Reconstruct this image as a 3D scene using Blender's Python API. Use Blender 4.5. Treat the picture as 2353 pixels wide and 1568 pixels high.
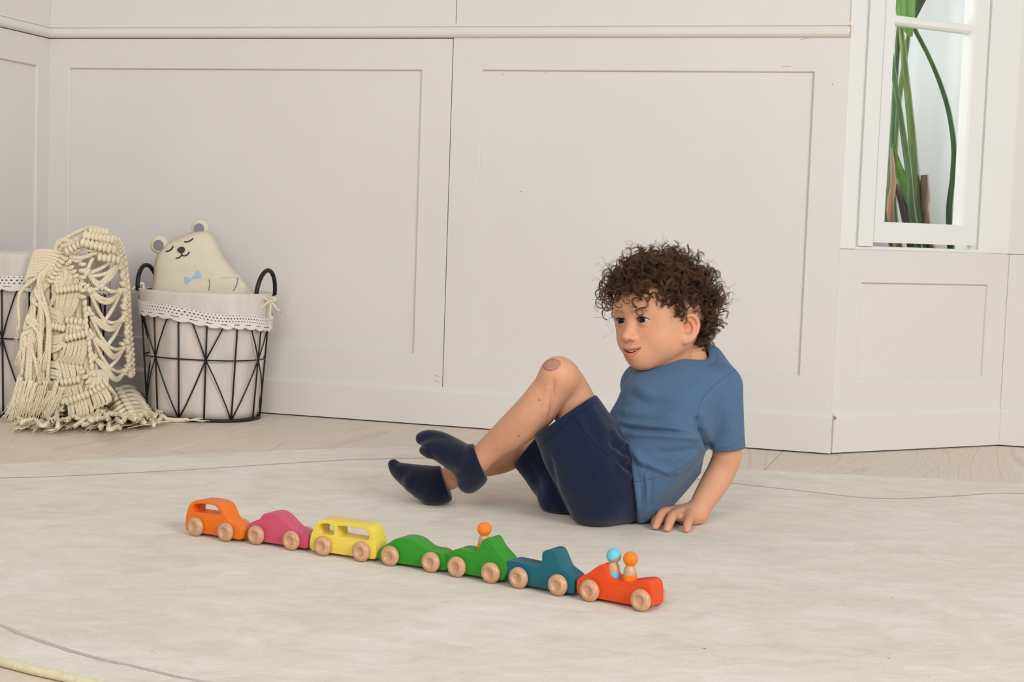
import bpy, bmesh, math, random
import numpy as np
from mathutils import Vector, Matrix

for _o in list(bpy.data.objects):
    bpy.data.objects.remove(_o)
SC = bpy.context.scene
COL = SC.collection
rad = math.radians

# ------------------------------------------------------------------ camera
FPX, IW, IH = 3400.0, 2353.0, 1568.0          # focal length and frame in pixels
ROLL, PITCH, CAMZ = 0.0348, math.atan(259 / 3400.0), 0.53
_f = np.array([0, math.cos(PITCH), -math.sin(PITCH)]); _r = np.array([1.0, 0, 0]); _u = np.cross(_r, _f)
CR = math.cos(ROLL) * _r + math.sin(ROLL) * _u
CU = -math.sin(ROLL) * _r + math.cos(ROLL) * _u
CF = _f
CPOS = np.array([0, 0, CAMZ])
cam_d = bpy.data.cameras.new('camera'); cam = bpy.data.objects.new('camera', cam_d); COL.objects.link(cam)
cam_d.sensor_width = 36.0; cam_d.lens = FPX * 36.0 / IW; cam_d.clip_start = 0.05; cam_d.clip_end = 60
cam.matrix_world = Matrix(((CR[0], CU[0], -CF[0], 0), (CR[1], CU[1], -CF[1], 0), (CR[2], CU[2], -CF[2], CAMZ), (0, 0, 0, 1)))
SC.camera = cam

def at(x, y, Y):
    """place of a point measured in the photograph that stands Y metres into the room"""
    d = CF + (x - IW / 2) / FPX * CR - (y - IH / 2) / FPX * CU
    return CPOS + d * (Y / d[1])

def gp(x, y, z=0.0):
    """place on the floor (height z) of a point measured in the photograph"""
    d = CF + (x - IW / 2) / FPX * CR - (y - IH / 2) / FPX * CU
    return CPOS + d * ((z - CAMZ) / d[2])

# ------------------------------------------------------------------ world, lights, exposure
wd = bpy.data.worlds.new('studio_ambient'); SC.world = wd; wd.use_nodes = True
bg = wd.node_tree.nodes['Background']; bg.inputs[0].default_value = (1.0, 0.992, 0.985, 1); bg.inputs[1].default_value = 0.43

def area(name, loc, aim, size, power, col):
    d = bpy.data.lights.new(name, 'AREA'); d.shape = 'RECTANGLE'; d.size, d.size_y = size; d.energy = power; d.color = col
    o = bpy.data.objects.new(name, d); COL.objects.link(o); o.location = loc
    o.rotation_euler = (Vector(aim) - Vector(loc)).to_track_quat('-Z', 'Y').to_euler()
    return o
area('softbox_key', (2.7, -1.5, 2.3), (0.0, 3.1, 0.4), (2.0, 2.0), 146, (1.0, 0.998, 0.992))
area('softbox_fill', (-0.9, -1.4, 2.3), (-0.9, 3.5, 0.5), (1.8, 1.8), 60, (1.0, 0.998, 0.992))
area('alcove_fill', (2.15, 4.22, 1.05), (1.25, 4.50, 0.95), (0.5, 1.2), 14.5, (0.97, 1.0, 0.985))  # unseen lamp added behind the right wall to brighten the curtain
area('alcove_fill', (0.40, 3.98, 1.05), (1.30, 4.52, 0.95), (0.4, 1.2), 7.5, (0.97, 1.0, 0.985))  # second hidden lamp, added from the left to even out the curtain

vs = SC.view_settings
vs.view_transform = 'Standard'; vs.look = 'None'; vs.gamma = 1.0; vs.use_curve_mapping = False; vs.exposure = 0.0

# ------------------------------------------------------------------ helpers
def lin(c):
    c = c / 255.0
    return c / 12.92 if c <= 0.04045 else ((c + 0.055) / 1.055) ** 2.4
def rgb(r, g, b):
    return (lin(r), lin(g), lin(b), 1.0)

def new_mat(name, rough=0.6, spec=0.3):
    m = bpy.data.materials.new(name); m.use_nodes = True
    p = m.node_tree.nodes['Principled BSDF']
    p.inputs['Roughness'].default_value = rough; p.inputs['Specular IOR Level'].default_value = spec
    return m, m.node_tree, p
def N(nt, typ, **kw):
    n = nt.nodes.new(typ)
    for k, v in kw.items():
        if k.startswith('i_'):
            n.inputs[k[2:].replace('_', ' ')].default_value = v
        elif k.startswith('n_'):
            n.inputs[int(k[2:])].default_value = v
        else:
            setattr(n, k, v)
    return n
def ramp(nt, fac, stops):
    r = N(nt, 'ShaderNodeValToRGB'); e = r.color_ramp.elements
    while len(e) < len(stops):
        e.new(0.5)
    for i, (p, c) in enumerate(stops):
        e[i].position = p; e[i].color = c
    nt.links.new(fac, r.inputs[0]); return r
def mixc(nt, fac, a, b, mode='MIX'):
    m = N(nt, 'ShaderNodeMix', data_type='RGBA', blend_type=mode)
    for s, v in ((0, fac), (6, a), (7, b)):
        if hasattr(v, 'is_linked') or hasattr(v, 'links'):
            nt.links.new(v, m.inputs[s])
        else:
            m.inputs[s].default_value = v
    return m.outputs[2]
def coords(nt, kind='Object', scale=(1, 1, 1), loc=(0, 0, 0), rot=(0, 0, 0)):
    t = N(nt, 'ShaderNodeTexCoord'); mp = N(nt, 'ShaderNodeMapping')
    mp.inputs['Scale'].default_value = scale; mp.inputs['Location'].default_value = loc; mp.inputs['Rotation'].default_value = rot
    nt.links.new(t.outputs[kind], mp.inputs[0]); return mp.outputs[0]
def noise(nt, vec, scale, detail=4, rough=0.55, dist=0.0):
    n = N(nt, 'ShaderNodeTexNoise'); n.inputs['Scale'].default_value = scale; n.inputs['Detail'].default_value = detail
    n.inputs['Roughness'].default_value = rough; n.inputs['Distortion'].default_value = dist
    nt.links.new(vec, n.inputs['Vector']); return n.outputs[0]
def bump(nt, p, h, strength, dist):
    b = N(nt, 'ShaderNodeBump'); b.inputs['Strength'].default_value = strength; b.inputs['Distance'].default_value = dist
    nt.links.new(h, b.inputs['Height']); nt.links.new(b.outputs[0], p.inputs['Normal']); return b

def plain(name, c, rough=0.6, spec=0.3, var=0.0, scale=30, bmp=0.0, bscale=200, bdist=0.001):
    """one procedural paint or cloth: a colour, a little variation, a little relief"""
    m, nt, p = new_mat(name, rough, spec)
    co = coords(nt)
    if var > 0:
        n = noise(nt, co, scale)
        d = tuple(max(0, v * (1 - var)) for v in c[:3]) + (1,); l = tuple(min(1, v * (1 + var)) for v in c[:3]) + (1,)
        r = ramp(nt, n, [(0.3, d), (0.7, l)]); nt.links.new(r.outputs[0], p.inputs['Base Color'])
    else:
        p.inputs['Base Color'].default_value = c
    if bmp > 0:
        bump(nt, p, noise(nt, co, bscale, 3), bmp, bdist)
    return m

def link(o, parent=None):
    COL.objects.link(o)
    if parent is not None:
        o.parent = parent
    return o
def mesh_obj(name, verts, faces, mat, parent=None, smooth=False, attr=None, uv=None):
    me = bpy.data.meshes.new(name)
    verts = np.asarray(verts, dtype=np.float64)
    me.from_pydata(verts.tolist() if len(verts) < 20000 else [tuple(v) for v in verts], [], [tuple(map(int, f)) for f in faces] if not isinstance(faces, np.ndarray) else faces.tolist())
    if smooth:
        me.polygons.foreach_set('use_smooth', [True] * len(me.polygons))
    if attr is not None:
        for nm, cols in attr.items():
            a = me.color_attributes.new(nm, 'FLOAT_COLOR', 'POINT')
            c = np.ones((len(verts), 4), dtype=np.float32); c[:, :np.asarray(cols).shape[1]] = cols
            a.data.foreach_set('color', c.ravel())
    if uv is not None:
        ul = me.uv_layers.new(name='UVMap'); li = np.empty(len(me.loops), dtype=np.int64); me.loops.foreach_get('vertex_index', li)
        ul.data.foreach_set('uv', np.asarray(uv, dtype=np.float32)[li].ravel())
    me.materials.append(mat); me.update()
    return link(bpy.data.objects.new(name, me), parent)
def bm_obj(name, bm, mat, parent=None, smooth=False):
    me = bpy.data.meshes.new(name); bm.to_mesh(me); bm.free()
    if smooth:
        me.polygons.foreach_set('use_smooth', [True] * len(me.polygons))
    me.materials.append(mat)
    return link(bpy.data.objects.new(name, me), parent)
def box_bm(x0, x1, y0, y1, z0, z1, bev=0.0, seg=1):
    bm = bmesh.new()
    bmesh.ops.create_cube(bm, size=1.0)
    for v in bm.verts:
        v.co = Vector((x0 + (v.co.x + .5) * (x1 - x0), y0 + (v.co.y + .5) * (y1 - y0), z0 + (v.co.z + .5) * (z1 - z0)))
    if bev > 0:
        bmesh.ops.bevel(bm, geom=bm.edges[:], offset=bev, segments=seg, affect='EDGES', profile=0.6)
    return bm
def box(name, dims, mat, parent=None, bev=0.0, seg=1):
    return bm_obj(name, box_bm(*dims, bev, seg), mat, parent)
def prism(name, prof, mat, parent=None, x0=0, x1=1, smooth=False):
    """profile of (y, z) points swept along x"""
    n = len(prof); v = [(x0, y, z) for y, z in prof] + [(x1, y, z) for y, z in prof]
    f = [(i, (i + 1) % n, n + (i + 1) % n, n + i) for i in range(n)] + [tuple(range(n - 1, -1, -1)), tuple(range(n, 2 * n))]
    return mesh_obj(name, v, f, mat, parent, smooth)
def tag(o, label, cat=None, group=None, kind=None):
    if label: o['label'] = label
    if cat: o['category'] = cat
    if group: o['group'] = group
    if kind: o['kind'] = kind
    return o
def empty(name, loc=(0, 0, 0), rz=0.0):
    o = bpy.data.objects.new(name, None); o.empty_display_size = 0.05
    o.location = Vector(loc); o.rotation_euler = (0, 0, rz)
    return link(o)
def spline(pts, n, closed=False):
    """Catmull-Rom through points"""
    P = np.asarray(pts, float); m = len(P); out = []
    segs = m if closed else m - 1
    for i in range(segs):
        if closed:
            a, b, c, d = P[(i - 1) % m], P[i], P[(i + 1) % m], P[(i + 2) % m]
        else:
            a, b, c, d = P[max(i - 1, 0)], P[i], P[i + 1], P[min(i + 2, m - 1)]
        for k in range(n):
            t = k / n
            out.append(0.5 * ((2 * b) + (-a + c) * t + (2 * a - 5 * b + 4 * c - d) * t * t + (-a + 3 * b - 3 * c + d) * t ** 3))
    if not closed:
        out.append(P[-1])
    return np.array(out)
def tube_geo(path, r, sides=6, closed=False, caps=True, twist=0.0, flat=1.0):
    """vertices, faces, uv of a tube along a path; r may be a number or one per point"""
    P = np.asarray(path, float); n = len(P)
    if closed:
        T = np.roll(P, -1, 0) - np.roll(P, 1, 0)
    else:
        T = np.gradient(P, axis=0)
    L = np.linalg.norm(T, axis=1); L[L < 1e-12] = 1e-12; T = T / L[:, None]
    ref = np.array([0, 0, 1.0]) if abs(T[0][2]) < 0.9 else np.array([1.0, 0, 0])
    Nn = np.empty_like(P); a = np.cross(T[0], ref); a /= np.linalg.norm(a); Nn[0] = a
    for i in range(1, n):
        a = Nn[i - 1] - T[i] * (Nn[i - 1] @ T[i]); l = np.linalg.norm(a)
        if l < 1e-9:
            a = np.cross(T[i], ref); l = np.linalg.norm(a)
        Nn[i] = a / l
    B = np.cross(T, Nn)
    R = np.full(n, r, float) if np.isscalar(r) else np.asarray(r, float)
    ang = np.arange(sides) / sides * 2 * np.pi
    ca, sa = np.cos(ang), np.sin(ang)
    V = P[:, None, :] + R[:, None, None] * (ca[None, :, None] * Nn[:, None, :] + flat * sa[None, :, None] * B[:, None, :])
    s = np.concatenate([[0], np.cumsum(np.linalg.norm(np.diff(P, axis=0), axis=1))])
    UV = np.stack([np.repeat(s[:, None], sides, 1), np.repeat((ang / (2 * np.pi))[None, :], n, 0)], -1).reshape(-1, 2)
    V = V.reshape(-1, 3)
    i = np.arange(n if closed else n - 1)[:, None]; j = np.arange(sides)[None, :]
    i2 = (i + 1) % n; j2 = (j + 1) % sides
    F = np.stack([i * sides + j, i * sides + j2, i2 * sides + j2, i2 * sides + j], -1).reshape(-1, 4)
    F = [tuple(f) for f in F.tolist()]
    if caps and not closed:
        F.append(tuple(range(sides - 1, -1, -1))); F.append(tuple(range((n - 1) * sides, n * sides)))
    return V, F, UV
class Geo:
    """collects shapes that make up ONE part"""
    def __init__(s): s.V = []; s.F = []; s.UV = []; s.n = 0
    def add(s, V, F, UV=None):
        s.V.append(np.asarray(V, float)); s.F += [tuple(k + s.n for k in f) for f in F]
        s.UV.append(np.zeros((len(V), 2)) if UV is None else np.asarray(UV)); s.n += len(V)
    def tube(s, path, r, sides=6, closed=False, caps=True, flat=1.0):
        s.add(*tube_geo(path, r, sides, closed, caps, flat=flat))
    def obj(s, name, mat, parent=None, smooth=True, off=None):
        V = np.concatenate(s.V)
        if off is not None:
            V = V - np.asarray(off)
        return mesh_obj(name, V, s.F, mat, parent, smooth, uv=np.concatenate(s.UV))
def tube(name, path, r, mat, parent=None, sides=8, closed=False, off=None, smooth=True, flat=1.0):
    g = Geo(); g.tube(path, r, sides, closed, flat=flat); return g.obj(name, mat, parent, smooth, off)
def lathe_geo(prof, sides=24, axis='z'):
    """prof of (radius, height)"""
    V = []; F = []; n = len(prof)
    for (r, h) in prof:
        for k in range(sides):
            a = 2 * math.pi * k / sides
            V.append((r * math.cos(a), r * math.sin(a), h) if axis == 'z' else (r * math.cos(a), h, r * math.sin(a)))
    for i in range(n - 1):
        for k in range(sides):
            k2 = (k + 1) % sides
            F.append((i * sides + k, i * sides + k2, (i + 1) * sides + k2, (i + 1) * sides + k) if axis == 'z' else (i * sides + k2, i * sides + k, (i + 1) * sides + k, (i + 1) * sides + k2))
    return V, F
def copy_tree(o, parent=None):
    c = o.copy(); COL.objects.link(c)
    if parent is not None: c.parent = parent
    for ch in list(o.children):
        copy_tree(ch, c)
    return c
# ------------------------------------------------------------------ the setting
M = {}
M['wall'] = plain('white_wall_paint', rgb(221, 217, 212), 0.55, 0.25, 0.018, 3.0, 0.05, 120, 0.0006)
M['wall_warm'] = plain('white_rail_paint', rgb(224, 220, 213), 0.5, 0.3, 0.015, 4.0, 0.05, 120, 0.0006)
M['gap'] = plain('dark_joint', rgb(70, 62, 52), 0.9, 0.1, 0.1, 20)
M['window'] = plain('white_window_paint', rgb(228, 228, 224), 0.4, 0.4, 0.015, 6.0)
M['rawwood'] = plain('bare_board_edge', rgb(205, 170, 120), 0.8, 0.1, 0.1, 60)

def wood_floor():
    m, nt, p = new_mat('whitewashed_wood', 0.5, 0.3)
    co = coords(nt, scale=(1.0, 0.13, 1.0))
    oi = N(nt, 'ShaderNodeObjectInfo'); ad = N(nt, 'ShaderNodeVectorMath', operation='ADD')
    sc = N(nt, 'ShaderNodeVectorMath', operation='SCALE'); sc.inputs[3].default_value = 3.7
    cx = N(nt, 'ShaderNodeCombineXYZ'); nt.links.new(oi.outputs['Random'], cx.inputs[0]); nt.links.new(oi.outputs['Random'], cx.inputs[1])
    nt.links.new(cx.outputs[0], sc.inputs[0]); nt.links.new(co, ad.inputs[0]); nt.links.new(sc.outputs[0], ad.inputs[1])
    big = noise(nt, ad.outputs[0], 3.2, 2, 0.5, 0.6)
    ml = N(nt, 'ShaderNodeMath', operation='MULTIPLY'); ml.inputs[1].default_value = 26.0; nt.links.new(big, ml.inputs[0])
    fr = N(nt, 'ShaderNodeMath', operation='PINGPONG'); fr.inputs[1].default_value = 1.0; nt.links.new(ml.outputs[0], fr.inputs[0])
    ring = ramp(nt, fr.outputs[0], [(0.0, (0, 0, 0, 1)), (0.22, (1, 1, 1, 1)), (1.0, (0.8, 0.8, 0.8, 1))])
    fine = noise(nt, coords(nt, scale=(1, 0.06, 1)), 220, 3)
    base = ramp(nt, noise(nt, ad.outputs[0], 1.3, 2), [(0.3, rgb(221, 205, 188)), (0.7, rgb(229, 215, 201))])
    c1 = mixc(nt, 0.5, base.outputs[0], mixc(nt, ring.outputs[0], rgb(198, 179, 163), base.outputs[0]))
    fr2 = ramp(nt, fine, [(0.35, (0.93, 0.92, 0.91, 1)), (0.65, (1.03, 1.03, 1.03, 1))])
    nt.links.new(mixc(nt, 1.0, c1, fr2.outputs[0], 'MULTIPLY'), p.inputs['Base Color'])
    bump(nt, p, fine, 0.1, 0.0004)
    return m
M['floor'] = wood_floor()

# floor: a dark bed carrying wide boards
PA = rad(72.5)                                     # direction the boards run
fl = box('floor', (-4.2, 4.2, -1.5, 5.6, -0.06, -0.014), M['gap']); tag(fl, 'pale whitewashed wooden floor of wide boards', kind='structure')
pn = np.array([math.sin(PA), -math.cos(PA)])       # across the boards
off0 = pn[0] * -0.564 + pn[1] * 3.9898             # a joint seen beside the basket
PWID = 0.645
pm = None
bmp_ = box_bm(-PWID / 2 + 0.0008, PWID / 2 - 0.0008, -2.2, 2.2, -0.014, 0.0, 0.0006)
_me = bpy.data.meshes.new('plank'); bmp_.to_mesh(_me); bmp_.free(); _me.materials.append(M['floor'])
for k in range(-4, 7):
    c = off0 + (k + 0.5) * PWID
    base = np.array([0, 2.0])
    ctr = base + pn * (c - base @ pn)
    for e in (0, 1):
        o = bpy.data.objects.new('plank', _me); link(o, fl)
        along = np.array([math.cos(PA), math.sin(PA)]) * ((0.9 if k % 2 else -0.6) + (e - 0.5) * 4.402)
        o.location = (ctr[0] + along[0], ctr[1] + along[1], 0); o.rotation_euler = (0, 0, PA - math.pi / 2)

MA = np.array([-0.6812, 4.0281])                   # foot of the long wall, baseboard face, photo point
MDIR = rad(-15.5)
MD = np.array([math.cos(MDIR), math.sin(MDIR)]); MN = np.array([-MD[1], MD[0]])
def wall_frame(name, p, ang, label):
    o = box(name, (-0.001, 0.001, 0.03, 0.032, 0, 0.01), M['gap'])   # replaced below by the backing board
    o.location = (p[0], p[1], 0); o.rotation_euler = (0, 0, ang)
    tag(o, label, kind='structure'); return o
def backing(o, s0, s1, z0, z1, y0=0.031, y1=0.06):
    bm = box_bm(s0, s1, y0, y1, z0, z1); bm.to_mesh(o.data); bm.free()
WF = 0.009                                         # wall face behind the baseboard face
def frame_sheet(name, par, s0, s1, z0, z1, r0, r1, rz0, rz1, y0, y1, ch, mat, flip_y=False):
    """one sheet with a rectangular opening whose edge is eased by a chamfer ch"""
    def rect(a, b, c, d, y): return [(a, y, c), (b, y, c), (b, y, d), (a, y, d)]
    V = rect(s0, s1, z0, z1, y0) + rect(r0, r1, rz0, rz1, y0) + rect(r0 + ch, r1 - ch, rz0 + ch, rz1 - ch, y0 + ch * 1.4) + rect(r0 + ch, r1 - ch, rz0 + ch, rz1 - ch, y1) + rect(s0, s1, z0, z1, y1)
    F = []
    for k in range(4):
        n = (k + 1) % 4
        F += [(k, n, 4 + n, 4 + k), (4 + k, 4 + n, 8 + n, 8 + k), (8 + k, 8 + n, 12 + n, 12 + k), (12 + k, 12 + n, 16 + n, 16 + k), (16 + k, 16 + n, n, k)]
    if flip_y: V = [(x, -y, z) for x, y, z in V]; F = [f[::-1] for f in F]
    return mesh_obj(name, V, F, mat, par)
def wainscot(par, s0, s1, z0, z1, r0, r1, rz0, rz1, gap=0.0004):
    """routed frame sheet round a recessed panel"""
    y0, y1 = WF, WF + 0.024
    frame_sheet('panel_frame', par, s0 + gap, s1 - gap, z0, z1, r0, r1, rz0, rz1, y0, y1, 0.0022, M['wall'])
    box('panel', (r0 - 0.003, r1 + 0.003, y0 + 0.0085, y1 - 0.001, rz0 - 0.003, rz1 + 0.003), M['wall'], par)
def base_prof(h=0.104):
    return [(0, 0.0035), (0, h - 0.012), (0.0015, h - 0.008), (WF + 0.0005, h), (0.03, h), (0.03, 0.0035)]
def rail_prof(z0=1.019):
    pr = [(0.030, z0)]
    pr += [(-0.006 + 0.013 * (1 - math.sin(a)) - 0.0, z0 + 0.0135 - 0.0135 * math.cos(a)) for a in np.linspace(0, math.pi, 9)]
    pr += [(0.004, z0 + 0.029), (0.0085, z0 + 0.036), (0.030, z0 + 0.036)]
    return pr

wb = wall_frame('wall_back', MA, MDIR, 'long white panelled wall with wainscot behind the boy')
backing(wb, -0.70, 1.535, 0, 2.6)
wainscot(wb, -0.69, 0.517, 0.098, 1.0165, -0.614, 0.435, 0.188, 0.937)
wainscot(wb, 0.5185, 1.528, 0.098, 1.0190, 0.598, 1.447, 0.189, 0.938)
box('panel', (-0.70, 0.5222, WF + 0.001, 0.032, 1.02, 2.6), M['wall'], wb, 0.0008)
box('panel', (0.5238, 1.523, WF + 0.001, 0.032, 1.02, 2.6), M['wall'], wb, 0.0008)
t = prism('trim_1', rail_prof(), M['wall_warm'], None, -0.676, 1.5265, smooth=False); t.location = (MA[0], MA[1], 0); t.rotation_euler = (0, 0, MDIR)
tag(t, 'rounded white chair rail along the long wall', kind='structure')
box('end_grain', (1.5265, 1.5275, -0.003, 0.028, 1.021, 1.048), M['rawwood'], t)
t = prism('baseboard_back', base_prof(), M['wall'], None, -0.69, 1.531); t.location = (MA[0], MA[1], 0); t.rotation_euler = (0, 0, MDIR)
tag(t, 'white baseboard under the long wall', kind='structure')

# short wall at the left, square to the long one; its own x runs from the corner towards the room
LC = MA + MD * -0.676 + MN * WF
LDIR = MDIR - math.pi / 2
wl = wall_frame('wall_left', LC - 0 * MD, LDIR, 'white panelled side wall at the left edge')
def flip(dims):  # the room lies on the other side: mirror y
    return (dims[0], dims[1], -dims[3], -dims[2], dims[4], dims[5])
backing(wl, -0.05, 2.6, 0, 2.6, -0.06, -0.022)
frame_sheet('panel_frame', wl, 0.0, 1.18, 0.09, 1.0165, 0.058, 1.1, 0.188, 0.937, 0.0, 0.024, 0.0022, M['wall'], True)
frame_sheet('panel_frame', wl, 1.1815, 2.36, 0.09, 1.0165, 1.26, 2.3, 0.188, 0.937, 0.0, 0.024, 0.0022, M['wall'], True)
for dm in ((0.055, 1.103, 0.0085, 0.023, 0.185, 0.940), (1.257, 2.303, 0.0085, 0.023, 0.185, 0.940), (0.0, 2.36, 0.001, 0.024, 1.02, 2.6)):
    box('panel', flip(dm), M['wall'], wl)
t = prism('trim_2', [(-(y - WF), z) for y, z in rail_prof()][::-1], M['wall_warm'], None, 0.0, 2.3); t.location = (LC[0], LC[1], 0); t.rotation_euler = (0, 0, LDIR)
tag(t, 'rounded white chair rail on the left side wall', kind='structure')
t = prism('baseboard_left', [(-(y - WF), z) for y, z in base_prof()][::-1], M['wall'], None, 0.009, 2.3); t.location = (LC[0], LC[1], 0); t.rotation_euler = (0, 0, LDIR)
tag(t, 'white baseboard under the left side wall', kind='structure')

# slanted window bay at the right
BA = np.array([0.7975, 3.6285]); BDIR = rad(27.5); BL = 0.5715
BD = np.array([math.cos(BDIR), math.sin(BDIR)]); BN = np.array([-BD[1], BD[0]])
wy = wall_frame('wall_bay', BA, BDIR, 'slanted white wainscot wall under the window')
backing(wy, 0.006, BL + 0.02, 0, 0.50)
wainscot(wy, 0.0, 0.5745, 0.098, 0.507, 0.0763, 0.503, 0.183, 0.427)
t = prism('baseboard_bay', base_prof(0.103), M['wall'], None, 0.004, BL); t.location = (BA[0], BA[1], 0); t.rotation_euler = (0, 0, BDIR)
tag(t, 'white baseboard under the window wall', kind='structure')
wn = empty('window_1', (BA[0], BA[1], 0), BDIR); tag(wn, 'white framed window with a plant behind it', kind='structure')
Wm = M['window']
TOP = 2.3
box('casing', (0.000, 0.0485, 0.006, 0.075, 0.508, TOP), Wm, wn, 0.002)
box('casing', (0.462, 0.5488, 0.010, 0.075, 0.508, TOP), Wm, wn, 0.002)
box('casing', (0.549, 0.5715, 0.014, 0.075, 0.508, TOP), Wm, wn, 0.001)
box('frame_post', (0.054, 0.1012, 0.002, 0.075, 0.516, TOP), Wm, wn, 0.0012)
box('frame_back', (0.0485, 0.056, 0.0125, 0.075, 0.508, TOP), Wm, wn)
box('frame_back', (0.4420, 0.462, 0.022, 0.075, 0.508, TOP), Wm, wn)
box('sill', (0.050, 0.50, 0.0085, 0.075, 0.507, 0.5165), Wm, wn, 0.002)
# sash: two stiles, bottom rail, glazing bars and pane
sa = empty('sash'); sa.parent = wn
frame_sheet('sash_frame', sa, 0.1012, 0.4415, 0.5265, TOP + 0.05, 0.1310, 0.3950, 0.5740, TOP, 0.0, 0.036, 0.0042, Wm)
bar = [(0.003 + 0.010 - 0.010 * math.cos(a), 1.0755 + 0.0105 * math.sin(a)) for a in np.linspace(-math.pi / 2, math.pi / 2, 7)]
bar = [(0.004, 1.070), (0.004, 1.081), (0.009, 1.0865), (0.032, 1.0865), (0.032, 1.0645), (0.009, 1.0645)]
for dz in (0, 0.5, 1.0):
    prism('glazing_bar', [(y, z + dz) for y, z in bar], Wm, sa, 0.130, 0.396)
gm = bpy.data.materials.new('window_glass'); gm.use_nodes = True
nt = gm.node_tree; nt.nodes.remove(nt.nodes['Principled BSDF'])
tr = N(nt, 'ShaderNodeBsdfTransparent'); gl = N(nt, 'ShaderNodeBsdfGlossy'); gl.inputs['Roughness'].default_value = 0.02; mx = N(nt, 'ShaderNodeMixShader')
mx.inputs[0].default_value = 0.03; nt.links.new(tr.outputs[0], mx.inputs[1]); nt.links.new(gl.outputs[0], mx.inputs[2]); nt.links.new(mx.outputs[0], nt.nodes['Material Output'].inputs[0])
box('pane', (0.130, 0.396, 0.0215, 0.0225, 0.5745, TOP), gm, sa)
# wall beyond the bay
RB = BA + BD * (BL - 0.006) - BN * 0.002
RDIR = rad(-17.0)
wr = wall_frame('wall_right', RB, RDIR, 'white panelled wall at the right edge beyond the window')
backing(wr, -0.01, 1.6, 0, 2.6)
wainscot(wr, -0.004, 0.8, 0.098, 0.507, 0.08, 0.72, 0.183, 0.427)
wainscot(wr, 0.801, 1.6, 0.098, 0.507, 0.88, 1.52, 0.183, 0.427)
box('panel', (-0.012, 1.6, WF + 0.006, 0.031, 0.508, 2.6), M['wall'], wr, 0.001)
t = prism('baseboard_right', base_prof(0.103), M['wall'], None, -0.002, 1.6); t.location = (RB[0], RB[1], 0); t.rotation_euler = (0, 0, RDIR)
tag(t, 'white baseboard at the right edge', kind='structure')
# ------------------------------------------------------------------ rug
RZ = 0.012
def rug_mat():
    m, nt, p = new_mat('cream_pile', 0.95, 0.08)
    co = coords(nt, scale=(1, 1, 1))
    st = coords(nt, scale=(0.95, 1.6, 1), rot=(0, 0, rad(-14)))
    a = noise(nt, st, 4.2, 6, 0.62, 0.5); b = noise(nt, st, 17, 5, 0.65, 0.8)
    c = noise(nt, co, 420, 2)
    r1 = ramp(nt, a, [(0.32, rgb(210, 199, 181)), (0.50, rgb(221, 211, 195)), (0.66, rgb(231, 223, 212))])
    r2 = ramp(nt, b, [(0.36, rgb(209, 198, 181)), (0.50, rgb(221, 212, 197)), (0.60, rgb(227, 219, 207)), (0.72, rgb(236, 230, 222))])
    k = mixc(nt, 0.5, r1.outputs[0], r2.outputs[0])
    k = mixc(nt, 1.0, k, ramp(nt, c, [(0.3, (0.95, 0.95, 0.945, 1)), (0.7, (1.04, 1.04, 1.04, 1))]).outputs[0], 'MULTIPLY')
    # lint and crumbs caught in the pile
    vo = N(nt, 'ShaderNodeTexVoronoi'); vo.inputs['Scale'].default_value = 13; vo.inputs['Randomness'].default_value = 1.0
    nt.links.new(coords(nt, scale=(1, 1, 0)), vo.inputs['Vector'])
    sp = ramp(nt, vo.outputs['Distance'], [(0.018, (1, 1, 1, 1)), (0.030, (0, 0, 0, 1))])
    pick = ramp(nt, vo.outputs['Color'], [(0.50, (0, 0, 0, 1)), (0.52, (1, 1, 1, 1))])
    f = N(nt, 'ShaderNodeMath', operation='MULTIPLY'); nt.links.new(sp.outputs[0], f.inputs[0]); nt.links.new(pick.outputs[0], f.inputs[1])
    k = mixc(nt, f.outputs[0], k, rgb(110, 92, 78))
    nt.links.new(k, p.inputs['Base Color'])
    p.inputs['Sheen Weight'].default_value = 0.15
    h = N(nt, 'ShaderNodeMath', operation='ADD'); nt.links.new(b, h.inputs[0]); hm = N(nt, 'ShaderNodeMath', operation='MULTIPLY'); hm.inputs[1].default_value = 0.25
    nt.links.new(c, hm.inputs[0]); nt.links.new(hm.outputs[0], h.inputs[1])
    bump(nt, p, h.outputs[0], 0.35, 0.006)
    return m
M['rug'] = rug_mat()
M['binding'] = plain('rug_binding', rgb(220, 208, 176), 0.8, 0.15, 0.08, 150, 0.4, 700, 0.001)
M['rugline'] = plain('mauve_line', rgb(196, 182, 174), 0.95, 0.05, 0.10, 60)
outline = [(-1.04, 3.00), (-0.7245, 3.182), (-0.517, 3.306), (-0.301, 3.405), (-0.08, 3.455), (0.2, 3.40), (0.519, 3.280), (0.764, 3.244), (1.13, 3.206), (1.42, 3.12),
           (1.72, 2.85), (1.85, 2.35), (1.66, 1.75), (1.22, 1.36), (0.62, 1.26), (0.10, 1.37), (-0.25, 1.52), (-0.493, 1.640), (-0.583, 1.690), (-0.86, 1.86), (-1.16, 2.14), (-1.30, 2.50), (-1.24, 2.80)]
oc = spline(outline, 12, True)
rg = bmesh.new()
g_top = [rg.verts.new((x, y, RZ)) for x, y in oc]; g_bot = [rg.verts.new((x, y, 0.0003)) for x, y in oc]
rg.faces.new(g_top); nn = len(oc)
for i in range(nn):
    rg.faces.new((g_bot[i], g_bot[(i + 1) % nn], g_top[(i + 1) % nn], g_top[i]))
rg.normal_update()
bmesh.ops.recalc_face_normals(rg, faces=rg.faces[:])
rug = bm_obj('rug', rg, M['rug']); tag(rug, 'large cream rug with a thin mauve border line, under the boy', 'rug')
bind = np.column_stack([oc, np.full(nn, 0.0060)])
tube('binding', bind, 0.0058, M['binding'], rug, 8, True)
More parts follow.
